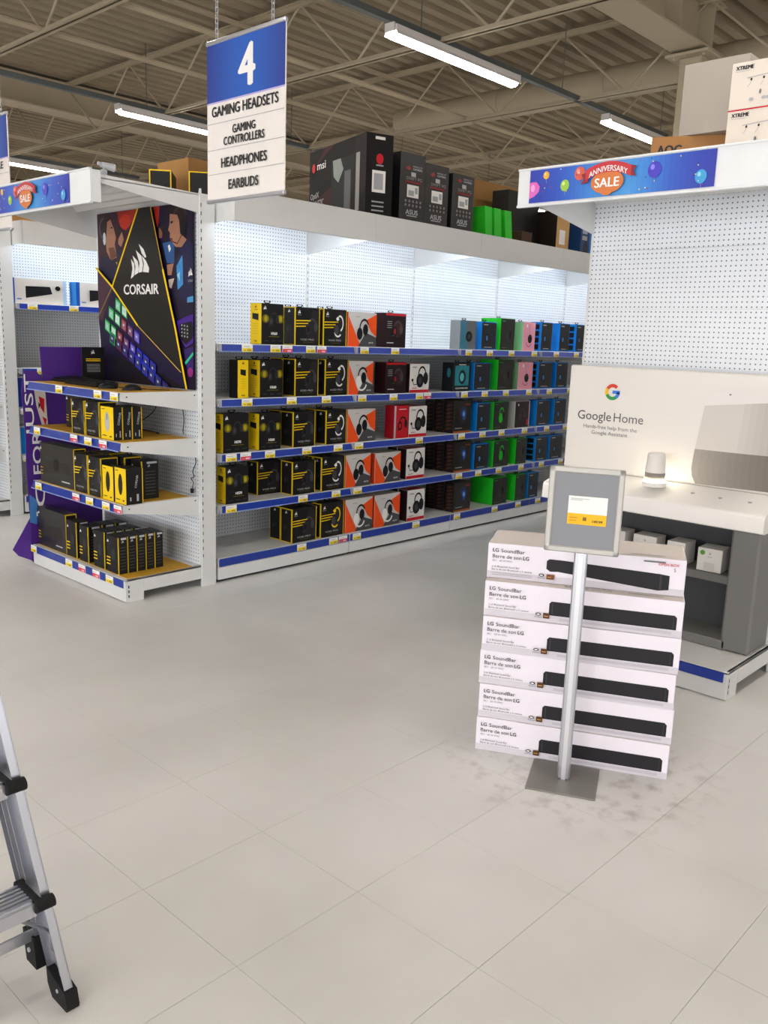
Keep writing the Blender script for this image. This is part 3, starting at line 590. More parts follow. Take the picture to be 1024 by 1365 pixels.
K = dict(hs60y=(k_hs, {}, 'black headset box with yellow sides reading HS60'), hs70y=(k_hs, {'txt': 'HS70'}, 'black headset box with yellow sides reading HS70'), void=(k_void, {}, 'black headset box with yellow stripes and dark headset'),
    voidb=(k_void, {}, 'black yellow-edged headset box standing deeper on the shelf'), voidw=(k_void, {'acc': 'w'}, 'black headset box with yellow stripes and white headset'), voidyl=(k_void, {'acc': 'y'}, 'black headset box with yellow stripes and yellow headset'),
    steel=(k_steel, {}, 'orange, white and grey headset box with black headset'), steelw=(k_steel, {'acc': 'w'}, 'orange, white and grey headset box with white headset'), hyper=(k_hyper, {}, 'black headset box with red top edge'),
    red=(k_red, {}, 'red headset box with black headset'), cloud=(k_cloud, {}, 'white headset box with black headset and red base band'), greyt=(k_grey, {}, 'grey and teal headset box with black ear cup'), teal=(k_teal, {}, 'black headset box with bright teal artwork'),
    blue=(k_blue, {}, 'blue-edged black headset box'), bluew=(k_blue, {'win': True}, 'blue headset box with windowed blue side'), green=(k_green, {}, 'green-sided black headset box'), greeng=(k_green, {'art': 'g'}, 'green-sided headset box showing a green headset'),
    pink=(k_pink, {}, 'pink headset box with black ear cup'), rog=(k_rog, {}, 'black headset box with rust lettering and blue headset'), whites=(k_whites, {}, 'dark headset box with pale sides and pink edge'), spiney=(k_spiney, {}, 'yellow headset box spine turned to the front'))
SH = {1.585: 'top', 1.23: 'second', .87: 'middle', .525: 'fourth', .168: 'bottom'}
AIS = {1.585: [('hs60y',3.766,3.961,.119,.265),('void',4.062,4.293,.119,.262),('voidw',4.330,4.561,.05,.262),('steel',4.572,4.885,.12,.247),('hyper',4.962,5.229,.12,.255),('greyt',5.907,6.126,.113,.240),('blue',6.201,6.425,.12,.238),('green',6.483,6.702,.22,.285),('pink',6.839,7.036,.22,.255),('bluew',7.137,7.331,.12,.265),('blue',7.464,7.642,.12,.265),('bluew',7.768,7.956,.12,.27)],
 1.23: [('spiney',3.568,3.661,.09,.250),('hs60y',3.756,3.960,.12,.25),('void',4.069,4.289,.128,.258),('voidw',4.355,4.590,.10,.260),('steelw',4.60,4.855,.12,.251),('hyper',4.981,5.262,.12,.242),('cloud',5.280,5.530,.12,.231),('teal',5.834,6.083,.12,.239),('blue',6.126,6.370,.1,.240),('green',6.465,6.73,.2,.268),('pink',6.796,7.043,.15,.25),('bluew',7.133,7.375,.12,.251),('blue',7.450,7.657,.12,.252)],
 .87: [('hs70y',3.453,3.663,.1,.256),('hs60y',3.753,3.945,.115,.249),('void',4.055,4.269,.130,.25),('voidw',4.373,4.588,.114,.25),('steel',4.598,4.90,.12,.25),('red',5.120,5.285,.1,.255),('cloud',5.295,5.516,.1,.25),('rog',5.870,6.112,.1,.276),('blue',6.201,6.40,.1,.247),('greeng',6.446,6.680,.12,.254),('whites',6.775,7.04,.09,.25),('blue',7.151,7.376,.1,.25),('blue',7.456,7.680,.1,.25)],
 .525: [('hs70y',3.470,3.665,.1,.247),('void',4.054,4.278,.123,.241),('voidw',4.337,4.582,.09,.247),('steel',4.592,4.863,.12,.250),('steel',4.905,5.22,.12,.245),('cloud',5.284,5.511,.1,.249),('rog',5.898,6.144,.1,.265),('blue',6.189,6.414,.1,.234),('greeng',6.481,6.719,.1,.243),('green',6.839,7.016,.12,.242),('bluew',7.170,7.384,.12,.237),('blue',7.422,7.660,.1,.245)],
 .168: [('void',4.060,4.295,.124,.254),('voidyl',4.339,4.58,.09,.262),('steelw',4.598,4.90,.12,.26),('steelw',4.912,5.232,.12,.255),('cloud',5.314,5.534,.1,.255),('rog',5.926,6.176,.1,.262),('green',6.504,6.733,.25,.251),('green',6.866,7.045,.12,.246),('blue',7.081,7.266,.1,.25)]}
ORD = ['first', 'second', 'third', 'fourth', 'fifth', 'sixth', 'seventh', 'eighth', 'ninth', 'tenth', 'eleventh', 'twelfth', 'thirteenth']
_kc = {}
def pack(kind, x, y, z, w_, d_, h_, label, group, rz=0., name='headset_box', cat='box'):
    key = (kind, round(w_, 3), round(d_, 3), round(h_, 3))
    if key not in _kc:
        fn, kw, _ = K[kind]; o = fn(w_, d_, h_, **kw).build(name); _kc[key] = o
    else: o = bpy.data.objects.new(name, _kc[key].data); COL.objects.link(o)
    o.location = (x, y, z); o.rotation_euler = (0, 0, math.radians(rz)); tag(o, label, cat, group); return o
for z, row in AIS.items():
    nsame = {}
    for k, _x0, _x1, _d, _h in row: nsame[k] = nsame.get(k, 0)+1
    for n_, (k, xa, xb, d, h) in enumerate(row):
        w_ = min(xb-xa, .30 if k.startswith('steel') else .24); w_ = round(w_, 2); h = round(h, 2); d = round(max(d, .09), 2); look = K[k][2]
        lab = '%s, %s along the %s aisle shelf' % (look, ORD[n_], SH[z])
        yf = 4.655
        pack(k, (xa+xb)/2, yf, z+.001, w_, d, h, lab, 'headset boxes on the aisle shelves')
        if k == 'rog':
            for q in (1, 2):
                pack(k, (xa+xb)/2, yf+q*(d+.012), z+.001, w_, d, h, 'rust-lettered black headset box, %s behind the front one, %s aisle shelf' % (('directly', 'two places')[q-1], SH[z]), 'headset boxes on the aisle shelves')
        elif k in ('void', 'voidw', 'hs60y', 'spiney', 'cloud', 'blue', 'bluew') and n_ < 9 and d <= .15 and (n_*7+int(z*10)) % 3 != 0:
            pack(k, (xa+xb)/2+.004, yf+d+.012, z+.001, w_, d, h-.003 if 0 else h, '%s box behind the %s one along the %s aisle shelf' % ({'void': 'yellow-striped black', 'voidw': 'yellow-striped white-headset', 'hs60y': 'black and yellow', 'spiney': 'yellow-spined', 'cloud': 'white and red', 'blue': 'blue-edged', 'bluew': 'blue windowed'}[k], ORD[n_], SH[z]), 'headset boxes on the aisle shelves')
pack('void', 3.965, 4.80, .526, .22, .12, .24, 'black yellow-edged headset box set back deeper right of the HS70 box, fourth shelf', 'headset boxes on the aisle shelves')

# ------------------------------------------------------------------ endcap products (front toward -x)
EO = (2.698, 5.245)
def ep(xl, y, z): return (EO[0]+y, EO[1]-xl, z)
def k_kbd(w_, d_, h_, mouse=False):
    b, F, S, R, T = carton(w_, d_, h_, M('#201e1c', .35, vary=.15)); F.poly([(w_*.1, h_*.25), (w_*.9, h_*.35), (w_*.86, h_*.62), (w_*.16, h_*.55)], M('#2c2a28', .4))
    for i in range(5): F.line([(w_*.15, h_*(.3+i*.05)), (w_*.85, h_*(.37+i*.05))], .002, M('#4a2f20', .4) if i % 2 else M('#3c3a36', .4))
    if mouse: F.ell(w_*.48, h_*.5, .035, .04, BLACK)
    sails(F, .012, h_*.82, .02, .024, PAPER); F.rect(w_*.66, h_*.12, w_*.9, h_*.15, SIL)
    for i in range(3): F.rect(.01, h_*(.2+i*.08), .045, h_*(.225+i*.08), M('#c8a418', .4)); F.l -= F.st
    R.rect(.002, .002, d_-.002, h_-.002, YEL); R.rect(.008, .008, d_-.008, h_-.008, CBLK); T.rect(w_-.006, 0, w_, d_, YEL); return b
def k_mouse(w_, d_, h_, wh=False):
    b, F, S, R, T = carton(w_, d_, h_, CBLK, c=.001); F.rect(.001, .001, w_-.001, h_-.001, YEL); mc = M('#b8b8b4', .4) if wh else BLACK
    F.ell(w_*.5, h_*.54, w_*.19, h_*.3, mc, 22); F.rect(w_*.48, h_*.6, w_*.52, h_*.78, DGREY); F.rect(w_*.1, h_*.91, w_*.35, h_*.93, INK); F.rect(w_*.12, h_*.1, w_*.45, h_*.125, INK); F.rect(w_*.7, h_*.08, w_*.85, h_*.12, INK)
    R.rect(d_-.006, .001, d_-.001, h_-.001, YEL); R.text('CORSAIR', d_*.6, h_*.45, .014, SIL, rot=80, bold=.01); R.rect(d_*.2, h_*.1, d_*.28, h_*.2, SIL); R.rect(d_*.6, h_*.08, d_*.72, h_*.28, LGREY)
    S.rect(.001, .001, .006, h_-.001, YEL); return b
def k_small(w_, d_, h_):
    b, F, S, R, T = carton(w_, d_, h_, CBLK); sails(F, .012, h_*.8, .02, .022, PAPER)
    for i in range(3): F.rect(.004, h_*(.2+i*.09), w_*.35, h_*(.23+i*.09), YEL); F.l -= F.st
    F.rect(w_-.005, 0, w_, h_, YEL); sails(R, d_*.35, h_*.84, .018, .02, SIL); R.rect(d_*.3, h_*.93, d_*.9, h_*.985, SIL)
    for i in range(8): R.rect(d_*.2, h_*(.12+i*.085), d_*.8, h_*(.135+i*.085), M('#55504c', .5)); R.l -= R.st
    R.rect(0, 0, .003, h_, YEL); F.ell(w_*.6, h_*.5, w_*.18, h_*.16, DK2); return b
K.update(kbd=(k_kbd, {}, ''), kbdm=(k_kbd, {'mouse': True}, ''), mouse=(k_mouse, {}, ''), mousew=(k_mouse, {'wh': True}, ''), small=(k_small, {}, ''))
G = 'gaming accessory boxes on the endcap'
def e_(kind, ya, yb, dep, z, h, label, x0=2.73, name='accessory_box'):
    pack(kind, x0, (ya+yb)/2, z+.004, round(abs(ya-yb), 3), dep, h, label, G, -90, name)
e_('kbd', 5.62, 5.298, .08, .985, .225, 'dark keyboard box left of the headset boxes on the upper product shelf', 2.86, 'keyboard_box')
e_('void', 5.292, 5.13, .12, .985, .215, 'yellow-edged black box, left of two beside the grey-mouse box, upper product shelf')
e_('void', 5.113, 4.945, .12, .985, .219, 'yellow-edged black box touching the grey-mouse box on the upper product shelf')
for i in range(3): e_('mousew', 4.924, 4.774, .062, .985, .2, ['yellow mouse box showing a grey mouse, frontmost on the upper product shelf', 'mouse box directly behind the grey-mouse one, black side showing', 'rearmost black-sided mouse box of three on the upper product shelf'][i], 2.73+i*.066, 'mouse_box')
e_('kbdm', 5.757, 5.292, .09, .605, .27, 'wide dark keyboard and mouse box on the middle endcap shelf above the bottom shelf', 2.73, 'keyboard_box')
e_('void', 5.286, 5.112, .12, .605, .25, 'yellow-edged black headset box right of the wide keyboard box, middle endcap shelf')
e_('void', 5.102, 4.945, .12, .605, .25, 'yellow-edged black headset box left of the two yellow mouse boxes')
e_('void', 5.286, 5.112, .12, .605, .25, 'yellow-edged black box at the back of the middle endcap shelf, left', 2.87)
e_('void', 5.06, 4.90, .12, .605, .25, 'yellow-edged black box behind the left yellow mouse box', 2.87)
e_('small', 4.88, 4.75, .12, .605, .24, 'black box standing highest behind the right yellow mouse box', 2.90)
e_('mouse', 4.925, 4.795, .07, .605, .215, 'yellow mouse box with black mouse, left one of two on the middle endcap shelf', name='mouse_box')
e_('mouse', 4.778, 4.648, .115, .605, .22, 'yellow mouse box with black mouse, nearest the shelf end on the middle endcap shelf', name='mouse_box')
e_('kbd', 5.83, 5.438, .085, .145, .27, 'wide dark keyboard box at the left end of the endcap bottom shelf', 2.73, 'keyboard_box')
e_('small', 5.423, 5.285, .09, .145, .242, 'black box with yellow stripes right beside the wide keyboard box, bottom shelf')
e_('small', 5.25, 5.131, .09, .145, .238, 'narrow black box with yellow spine, second from the wide keyboard box, bottom shelf')
e_('small', 5.066, 4.925, .062, .145, .24, 'black box with yellow stripes left of the five-deep row, bottom shelf')
for i in range(1, 4): e_('small', 5.066, 4.925, .062, .145, .24, 'black box %s behind the striped one left of the five-deep row' % ['', 'directly', 'two places', 'three places'][i], 2.73+i*.066)
for i in range(1, 3): e_('small', 5.25, 5.12, .09, .145, .242, 'black box %s behind the narrow yellow-spined box, bottom shelf' % ['', 'directly', 'two places'][i], 2.73+i*.095)
for i in range(5): e_('small', 4.905, 4.758, .061, .145, .235, 'black box %s in the five-deep row at the bottom shelf end' % ['in front', 'second', 'third', 'fourth', 'rearmost'][i], 2.73+i*.0645)
# display shelf
b = MB(); b.box(-.085, 0, 0, .085, .005, .235, CBLK, .001); b.prism([(-.03, .005, .0), (-.03, .09, 0), (-.03, .005, .16)], (.004, 0, 0), CBLK); F = Face(b, (-.085, 0, 0), (1, 0, 0), (0, 0, 1)); sails(F, .07, .185, .028, .032, PAPER); F.rect(.03, .15, .14, .156, YEL); F.rect(.03, .138, .14, .144, YEL)
for i in range(6): F.rect(.035, .115-i*.01, .135, .118-i*.01, LGREY)
o = b.build('info_card', None, (3.115, 5.70, 1.289), math.radians(0)); tag(o, 'small black card with white sails emblem in front of the purple board', 'sign')
def keyboard(label, loc, rz, w_=.44):
    e = empty('gaming_keyboard', loc, rz, label=label, cat='keyboard', group='demo keyboards'); b = MB(); b.prism([(-w_/2, 0, 0), (-w_/2, .15, 0), (-w_/2, .15, .028), (-w_/2, 0, .015)], (w_, 0, 0), CBLK); b.build('case', e)
    b = MB()
    for r_ in range(6):
        n = 17
        for c_ in range(n):
            x = -w_/2+.01+c_*(w_-.02)/n; y = .012+r_*.022; z = .015+.013*y/.15; b.box(x, y, z, x+.019, y+.018, z+.009, BLACK)
    tag(b.build('key', e), kind='stuff'); return e
keyboard('black demo keyboard lying left of the two demo mice on the display shelf', (2.80, 5.30, 1.288), -92)
keyboard('black demo keyboard at the left of the display shelf', (2.865, 5.68, 1.288), -89, .28)
def mouse_dev(label, loc):
    b = MB(); n = 14
    for k in range(5):
        t0, t1 = k/5*math.pi/2, (k+1)/5*math.pi/2
        for i in range(n):
            a0, a1 = 2*math.pi*i/n, 2*math.pi*(i+1)/n
            q = lambda a, t: (.033*math.cos(a)*math.cos(t), .062*math.sin(a)*math.cos(t), .036*math.sin(t))
            b.add([q(a0, t0), q(a1, t0), q(a1, t1), q(a0, t1)], [(0, 1, 2, 3)], BLACK, True)
    b.path([(0, .06, .008), (.01, .12, .004), (.06, .17, .004), (.1, .2, .004)], .0025, BLACK, 5)
    o = b.build('demo_mouse', None, loc, math.radians(-100)); tag(o, label, 'mouse', 'demo mice')
mouse_dev('black demo mouse beside the keyboard under the poster, left one', ep(.26, .12, 1.288)); mouse_dev('black demo mouse under the poster, right one near the shelf end', ep(.44, .18, 1.288))

# poster (local x right, z up) coordinates relative to endcap centre
P_ = MB(); pts = [(-.565, 2.40), (-.565, 1.72), (-.545, 1.45), (-.52, 1.291)]
P_.box(-.565, 0, 1.29, .585, .004, 2.43, M('#1d1526', .35))
F = Face(P_, (0, 0, 0), (1, 0, 0), (0, 0, 1), .0002)
DP = lambda c, v=.25: M(c, .35, vary=v, scale=14)
def CL(p): return [(max(-.564, min(.584, a)), max(1.291, min(2.429, c))) for a, c in p]
F.poly(CL([(-.565, 2.43), (0, 2.43), (-.346, 1.937), (-.565, 2.08)]), DP('#3a1a2c')); F.poly(CL([(-.297, 2.43), (-.03, 2.43), (-.095, 2.36), (-.2, 2.30), (-.28, 2.36)]), DP('#a8281e', .4)); F.ell(-.20, 2.36, .07, .05, DP('#c8321e', .3)); F.ell(-.08, 2.29, .05, .04, DP('#4a1430'))
SK = DP('#a8765e', .2); SK2 = DP('#8c5c4c', .2); HR = DP('#2a1c1c')
F.poly([(-.529, 2.161), (-.45, 2.128), (-.294, 2.113), (-.279, 2.034), (-.357, 1.945), (-.545, 2.061)], DP('#1c1c3c')); F.poly([(-.33, 2.10), (-.29, 2.11), (-.28, 2.05)], DP('#c8b82c'))
F.poly([(-.505, 2.397), (-.453, 2.429), (-.386, 2.409), (-.41, 2.33), (-.43, 2.20), (-.503, 2.2)], HR)
F.poly([(-.465, 2.404), (-.396, 2.40), (-.342, 2.319), (-.316, 2.259), (-.337, 2.222), (-.313, 2.133), (-.391, 2.116), (-.447, 2.177), (-.455, 2.27)], SK); F.poly([(-.49, 2.39), (-.453, 2.42), (-.40, 2.415), (-.385, 2.385), (-.43, 2.37), (-.445, 2.27), (-.46, 2.19), (-.50, 2.2)], HR); F.poly([(-.385, 2.335), (-.36, 2.335), (-.36, 2.325), (-.385, 2.325)], HR); F.poly([(-.42, 2.2), (-.345, 2.2), (-.315, 2.14), (-.391, 2.116)], DP('#6a4034')); F.ell(-.47, 2.262, .02, .042, DP('#c8ccd4', .1)); F.arc(-.46, 2.33, .07, .016, 100, 250, DP('#55555c', .1))
F.poly([(-.285, 2.306), (-.238, 2.294), (-.216, 2.245), (-.252, 2.198), (-.289, 2.219)], SK); F.poly([(-.295, 2.33), (-.24, 2.32), (-.245, 2.29), (-.30, 2.24)], HR); F.poly([(-.30, 2.20), (-.25, 2.19), (-.26, 2.09), (-.31, 2.06)], DP('#1c2440'))
# right hand side scene
F.poly(CL([(.147, 2.43), (.584, 2.43), (.584, 1.29), (.529, 1.29), (.413, 1.669), (.28, 2.038)]), DP('#1c1430')); F.poly(CL([(.15, 2.43), (.22, 2.43), (.21, 2.33), (.19, 2.30)]), DP('#b0281e'))
F.poly([(.211, 2.297), (.253, 2.277), (.243, 2.232), (.209, 2.233)], SK2); F.poly([(.21, 2.31), (.27, 2.30), (.29, 2.26), (.26, 2.25)], HR); F.ell(.275, 2.27, .02, .035, DP('#14141c')); F.poly([(.25, 2.20), (.384, 2.21), (.381, 2.072), (.298, 2.075)], DP('#27558c')); F.poly([(.31, 2.18), (.33, 2.19), (.345, 2.16), (.325, 2.14)], PAPER)
F.poly([(.298, 2.065), (.373, 2.072), (.346, 2.0), (.304, 2.001)], SK); F.poly([(.312, 1.973), (.379, 1.981), (.344, 1.918), (.319, 1.927)], DP('#c8b8a8'))
F.poly([(.448, 2.159), (.529, 2.217), (.584, 2.17), (.584, 1.87), (.523, 1.835), (.442, 1.853), (.40, 2.035)], DP('#1e2048')); F.poly([(.405, 2.053), (.471, 2.12), (.476, 1.943), (.415, 1.908)], DP('#3f8fd0', .5)); F.poly([(.41, 2.0), (.44, 2.02), (.44, 1.96)], DP('#9fd8f0')); F.poly([(.52, 1.862), (.584, 1.87), (.584, 1.834), (.516, 1.83)], DP('#4a9ad0'))
F.poly([(.323, 2.398), (.389, 2.42), (.485, 2.386), (.523, 2.332), (.514, 2.262), (.45, 2.25), (.42, 2.3), (.33, 2.36)], HR)
F.poly([(.339, 2.375), (.405, 2.385), (.44, 2.327), (.45, 2.249), (.52, 2.209), (.464, 2.167), (.40, 2.17), (.36, 2.2), (.335, 2.227), (.34, 2.26), (.318, 2.275), (.335, 2.31)], SK); F.poly([(.323, 2.398), (.389, 2.42), (.485, 2.386), (.523, 2.332), (.514, 2.262), (.475, 2.26), (.458, 2.325), (.42, 2.362), (.34, 2.372)], HR); F.poly([(.335, 2.228), (.37, 2.20), (.365, 2.225)], DP('#5c3030')); F.poly([(.345, 2.325), (.375, 2.33), (.372, 2.315), (.347, 2.312)], HR)
F.ell(.485, 2.29, .032, .055, DP('#101014')); F.arc(.45, 2.33, .075, .016, 20, 150, DP('#3c3c44')); F.line([(.48, 2.25), (.42, 2.19), (.36, 2.205)], .006, BLACK)
sails(F, .535, 1.985, .045, .055, PAPER); F.text('CORSAIR', .557, 1.955, .015, LGREY, wd=.05, al='c')
F.poly(CL([(.406, 1.715), (.505, 1.744), (.584, 1.76), (.584, 1.583), (.501, 1.551), (.437, 1.614)]), DP('#43208c', .4)); F.poly(CL([(.439, 1.697), (.569, 1.717), (.584, 1.672), (.575, 1.609), (.502, 1.569), (.437, 1.614)]), DP('#101018'))
for i in range(3):
    for j in range(4): F.rect(.455+i*.03, 1.62+j*.022-i*.003, .467+i*.03, 1.63+j*.022-i*.003, LGREY); F.l -= F.st
F.poly(CL([(.48, 1.54), (.584, 1.56), (.584, 1.40), (.53, 1.36)]), DP('#34206c', .5)); F.poly(CL([(.49, 1.46), (.584, 1.53), (.584, 1.51), (.50, 1.445)]), DP('#2cc890', .3)); F.ell(.55, 1.40, .03, .03, DP('#8c2a78', .5))
# keyboard scene
F.poly(CL([(-.565, 2.07), (-.346, 1.937), (-.031, 1.681), (.482, 1.392), (.50, 1.30), (-.525, 1.29), (-.54, 1.5), (-.565, 1.7)]), DP('#1a1238', .4)); F.poly(CL([(-.565, 2.06), (-.36, 1.93), (-.52, 1.70), (-.565, 1.72)]), DP('#4a3040', .3)); F.poly(CL([(-.565, 1.50), (.20, 1.38), (.48, 1.30), (-.525, 1.291)]), DP('#120e1c'))
ko = [('#8fd8b0', '#1f9c50'), ('#c8f0d8', '#1f9c50'), ('#a06070', '#6c2030'), ('#8c6078', '#3c2070'), ('#7a70c0', '#3020a0'), ('#5f70d8', '#2030c8'), ('#4a68d8', '#2038d0'), ('#4060c8', '#1c30b8'), ('#3a50a8', '#1c2890'), ('#46408c', '#2c2078')]
for rr, (bu, bv, n) in enumerate([(-.33, 1.80, 2), (-.42, 1.745, 5), (-.47, 1.66, 8), (-.40, 1.575, 9)]):
    for i in range(n):
        u = bu+i*.082; v = bv-i*.038; c1, c2 = ko[min(9, i+(1 if rr == 3 else 0))]
        if v > 1.70+(-.031-u)*.8 - .05: continue
        F.poly(CL([(u-.006, v-.012), (u+.062, v-.042), (u+.066, v+.036), (u, v+.066)]), DP(c2, .3)); F.poly(CL([(u, v-.004), (u+.052, v-.030), (u+.054, v+.026), (u+.004, v+.05)]), DP(c1 if rr < 3 and i < 5 else '#3a3a6c', .3)); F.poly(CL([(u+.018, v+.01), (u+.034, v+.002), (u+.034, v+.016), (u+.018, v+.024)]), M('#c8d0f0', .4))
F.poly([(.002, 2.428), (.147, 2.428), (.28, 2.038), (.413, 1.669), (.482, 1.392), (-.031, 1.681), (-.346, 1.937)], M('#1b1a1b', .35))
F.poly([(.482, 1.392), (.413, 1.669), (.534, 1.291), (.52, 1.291)], M('#1b1a1b', .35))
F.line([(.0, 2.428), (-.346, 1.937)], .014, YEL); F.line([(-.346, 1.937), (-.56, 1.715)], .006, M('#a08c50', .4)); F.line([(-.558, 2.07), (-.346, 1.937), (-.031, 1.681)], .014, YEL); F.line([(-.031, 1.681), (.47, 1.396)], .007, M('#c8a848', .4)); F.line([(.149, 2.428), (.28, 2.038)], .008, M('#d8a830', .4)); F.line([(.28, 2.038), (.413, 1.669), (.530, 1.292)], .018, YEL)
sails(F, -.10, 1.985, .225, .22, PAPER); F.text('CORSAIR', .02, 1.885, .066, PAPER, wd=.42, bold=.022, al='c')
o = P_.build('poster', None, (3.238, 5.245, 0), math.radians(-90)); tag(o, 'tall gaming poster with black kite shape, white sails emblem, players and lit keyboard', 'poster')

# purple board along the far side of the endcap, its front edge showing past the shelves
b = MB(); OX = 2.56
out = [(2.71, 0), (3.245, 0), (3.245, 1.52), (2.814, 1.517), (2.825, 1.30), (2.78, 1.355), (2.697, 1.355), (2.674, 1.22), (2.689, .86), (2.683, .73), (2.69, .39), (2.70, .34), (2.56, .12), (2.60, .07), (2.69, .025)]
b.prism([(x-OX, 0, z) for x, z in out], (0, .006, 0), PURPLE); F = Face(b, (0, 0, 0), (1, 0, 0), (0, 0, 1)); q = OX
F.poly([(2.70-q, .34), (2.56-q, .12), (2.60-q, .07), (2.69-q, .025)], M('#5b3398', .5)); F.poly([(2.69-q, .30), (2.74-q, .28), (2.75-q, .45), (2.695-q, .5)], M('#4a86c8', .5))
F.text('JUST', 2.75-q, .90, .060, PAPER, wd=.43, rot=90, bold=.012); F.text('FOR', 2.795-q, .64, .066, PAPER, wd=.30, rot=90, bold=.012); F.text('IC', 2.805-q, .34, .07, PAPER, wd=.24, rot=90, bold=.012)
F.poly([(2.76-q, 1.22), (2.80-q, 1.26), (2.84-q, 1.20), (2.85-q, .95), (2.82-q, .90), (2.80-q, 1.0), (2.77-q, 1.12)], M('#d8cfc4', .5)); F.poly([(2.79-q, 1.18), (2.83-q, 1.16), (2.825-q, 1.06), (2.80-q, 1.10)], RED); F.poly([(2.81-q, 1.04), (2.84-q, 1.02), (2.83-q, .97)], RED); F.poly([(2.785-q, 1.14), (2.80-q, 1.12), (2.785-q, 1.09)], INK)
o = b.build('display_board', None, (OX, 5.8715, .0)); tag(o, 'tall purple board with white sideways lettering at the far side of the endcap', 'board')

# cables behind the endcap shelves
def cable(label, pts, plug=False):
    b = MB()
    fine = []
    P = [Vector(p) for p in pts]
    for i in range(len(P)-1):
        a = P[max(i-1, 0)]; p, q = P[i], P[i+1]; d = P[min(i+2, len(P)-1)]
        for k in range(5):
            t = k/5; fine.append(.5*((2*p)+(q-a)*t+(2*a-5*p+4*q-d)*t*t+(3*p-a-3*q+d)*t**3))
    fine.append(P[-1]); b.path(fine, .003, BLACK, 6)
    if plug: b.box(P[-1].x-.008, P[-1].y-.01, P[-1].z-.03, P[-1].x+.008, P[-1].y+.01, P[-1].z, BLACK, .002)
    tag(b.build('cable'), label, 'cable', 'black cables on the endcap back panel')
cable('black cable looping down behind the upper product shelf', [(3.23, 5.15, 1.23), (3.22, 5.08, 1.16), (3.2, 5.12, 1.10), (3.2, 5.27, 1.03), (3.2, 5.32, .995), (3.18, 5.1, .993), (3.16, 4.97, .994)], True)
cable('thin black cable hanging straight down beside the endcap upright, upper shelf', [(3.24, 4.81, 1.23), (3.24, 4.80, 1.16), (3.235, 4.78, 1.09), (3.24, 4.80, 1.02), (3.24, 4.79, .995)])
cable('black cable with plug knotted above the middle endcap shelf mat', [(3.24, 4.68, .90), (3.24, 4.66, .83), (3.23, 4.68, .77), (3.22, 4.65, .74), (3.23, 4.70, .72), (3.22, 4.66, .70), (3.23, 4.69, .655)], True)

# ------------------------------------------------------------------ boxes on the far left run
b, F, S, R, T = carton(.50, .12, .21, M('#d9d3cc', .5)); S.rect(0, 0, .12, .21, CBLUE); F.rect(0, 0, .035, .21, M('#1c5cb8', .4)); F.rect(.47, 0, .5, .21, M('#a8c8e8', .4)); F.poly([(.13, .045), (.37, .09), (.35, .15), (.13, .145)], BLACK)
for i in range(4): F.line([(.14, .06+i*.02), (.355, .10+i*.012)], .003, DGREY)
F.ell(.42, .14, .025, .02, BLACK); F.rect(.05, .03, .09, .04, M('#3c6cc0', .4)); kp = b.build('keyboard_box', None, (3.635, 7.55, 1.846)); tag(kp, 'white keyboard and mouse box with blue end, left one on the far shelf', 'box', 'keyboard boxes on the far run')
for i, (x, l) in enumerate(((4.23, 'white keyboard and mouse box with blue end, right one cut by the poster'), (4.8, 'white keyboard and mouse box hidden behind the poster'))):
    o = share('keyboard_box', kp, None, (x, 7.55, 1.846)); tag(o, l, 'box', 'keyboard boxes on the far run')
def plain(label, loc, w_, d_, h_, c1, c2=None, name='carton', rz=0., txt=None, grp=None, cat='box'):
    b, F, S, R, T = carton(w_, d_, h_, c1)
    if c2: F.rect(w_*.04, h_*.05, w_*.3, h_*.95, c2); F.rect(w_*.4, h_*.2, w_*.8, h_*.3, LGREY)
    F.l += .0005
    if txt: F.text(txt, w_*.08, h_*.6, h_*.16, INK, bold=.02)
    for f_ in (T,): f_.rect(w_*.0, d_*.47, w_, d_*.53, M('#c8b490', .5) if c1 in (CARD, TAN) else LGREY)
    o = b.build(name, None, loc, math.radians(rz)); tag(o, label, cat, grp); return o
WB = M('#b9bdc6', .5)
plain('pale box with blue stripe below the keyboard boxes, far left shelf', (3.50, 7.56, .941), .22, .15, .28, WB, BLUE)
plain('pale box with bright blue stripe, second lowest far left shelf', (3.50, 7.56, .526), .18, .15, .26, WB, CBLUE)
plain('pale box beside the blue striped one on the far left shelf', (3.75, 7.56, .941), .2, .15, .25, WB, BLUE)
plain('long brown carton lying on top of the far left run', (3.95, 7.75, 2.463), .9, .4, .20, CARD); plain('orange brown carton on top of the far left run, right of the long one', (4.75, 7.75, 2.463), .45, .4, .18, TAN)

# ------------------------------------------------------------------ cartons on top of the aisle run
ZTOP = 2.463
b, F, S, R, T = carton(.22, .95, .62, M('#100c0e', .55)); # narrow face front, wide face on the left
S.poly([(.0, .1), (.95, .30), (.95, .45), (.0, .22)], M('#3a0f15', .5, vary=.4)); S.poly([(.55, .001), (.95, .25), (.95, .62), (.8, .62)], M('#1a1013', .5)); S.poly([(.1, .5), (.45, .619), (.3, .619)], M('#40121a', .5)); S.poly([(.40, .08), (.72, .05), (.78, .5), (.40, .5)], M('#1c2122', .5, vary=.4)); S.poly([(.42, .5), (.55, .5), (.60, .42), (.52, .33), (.44, .38)], M('#8c968f', .4, vary=.3)); S.rect(.62, .12, .72, .40, M('#3f4446', .3)); S.rect(.80, .10, .86, .5, M('#8c8a88', .3, vary=.3)); S.rect(.47, .06, .48, .12, SIL)
S.text('msi', .15, .47, .06, PAPER, wd=.15, bold=.012); S.ell(.09, .49, .03, .035, RED); S.text('OptiX', .04, .255, .045, SIL, bold=.01, wd=.15, rot=3); S.text('MAGNETIC', .04, .185, .05, SIL, wd=.24, bold=.01, rot=3)
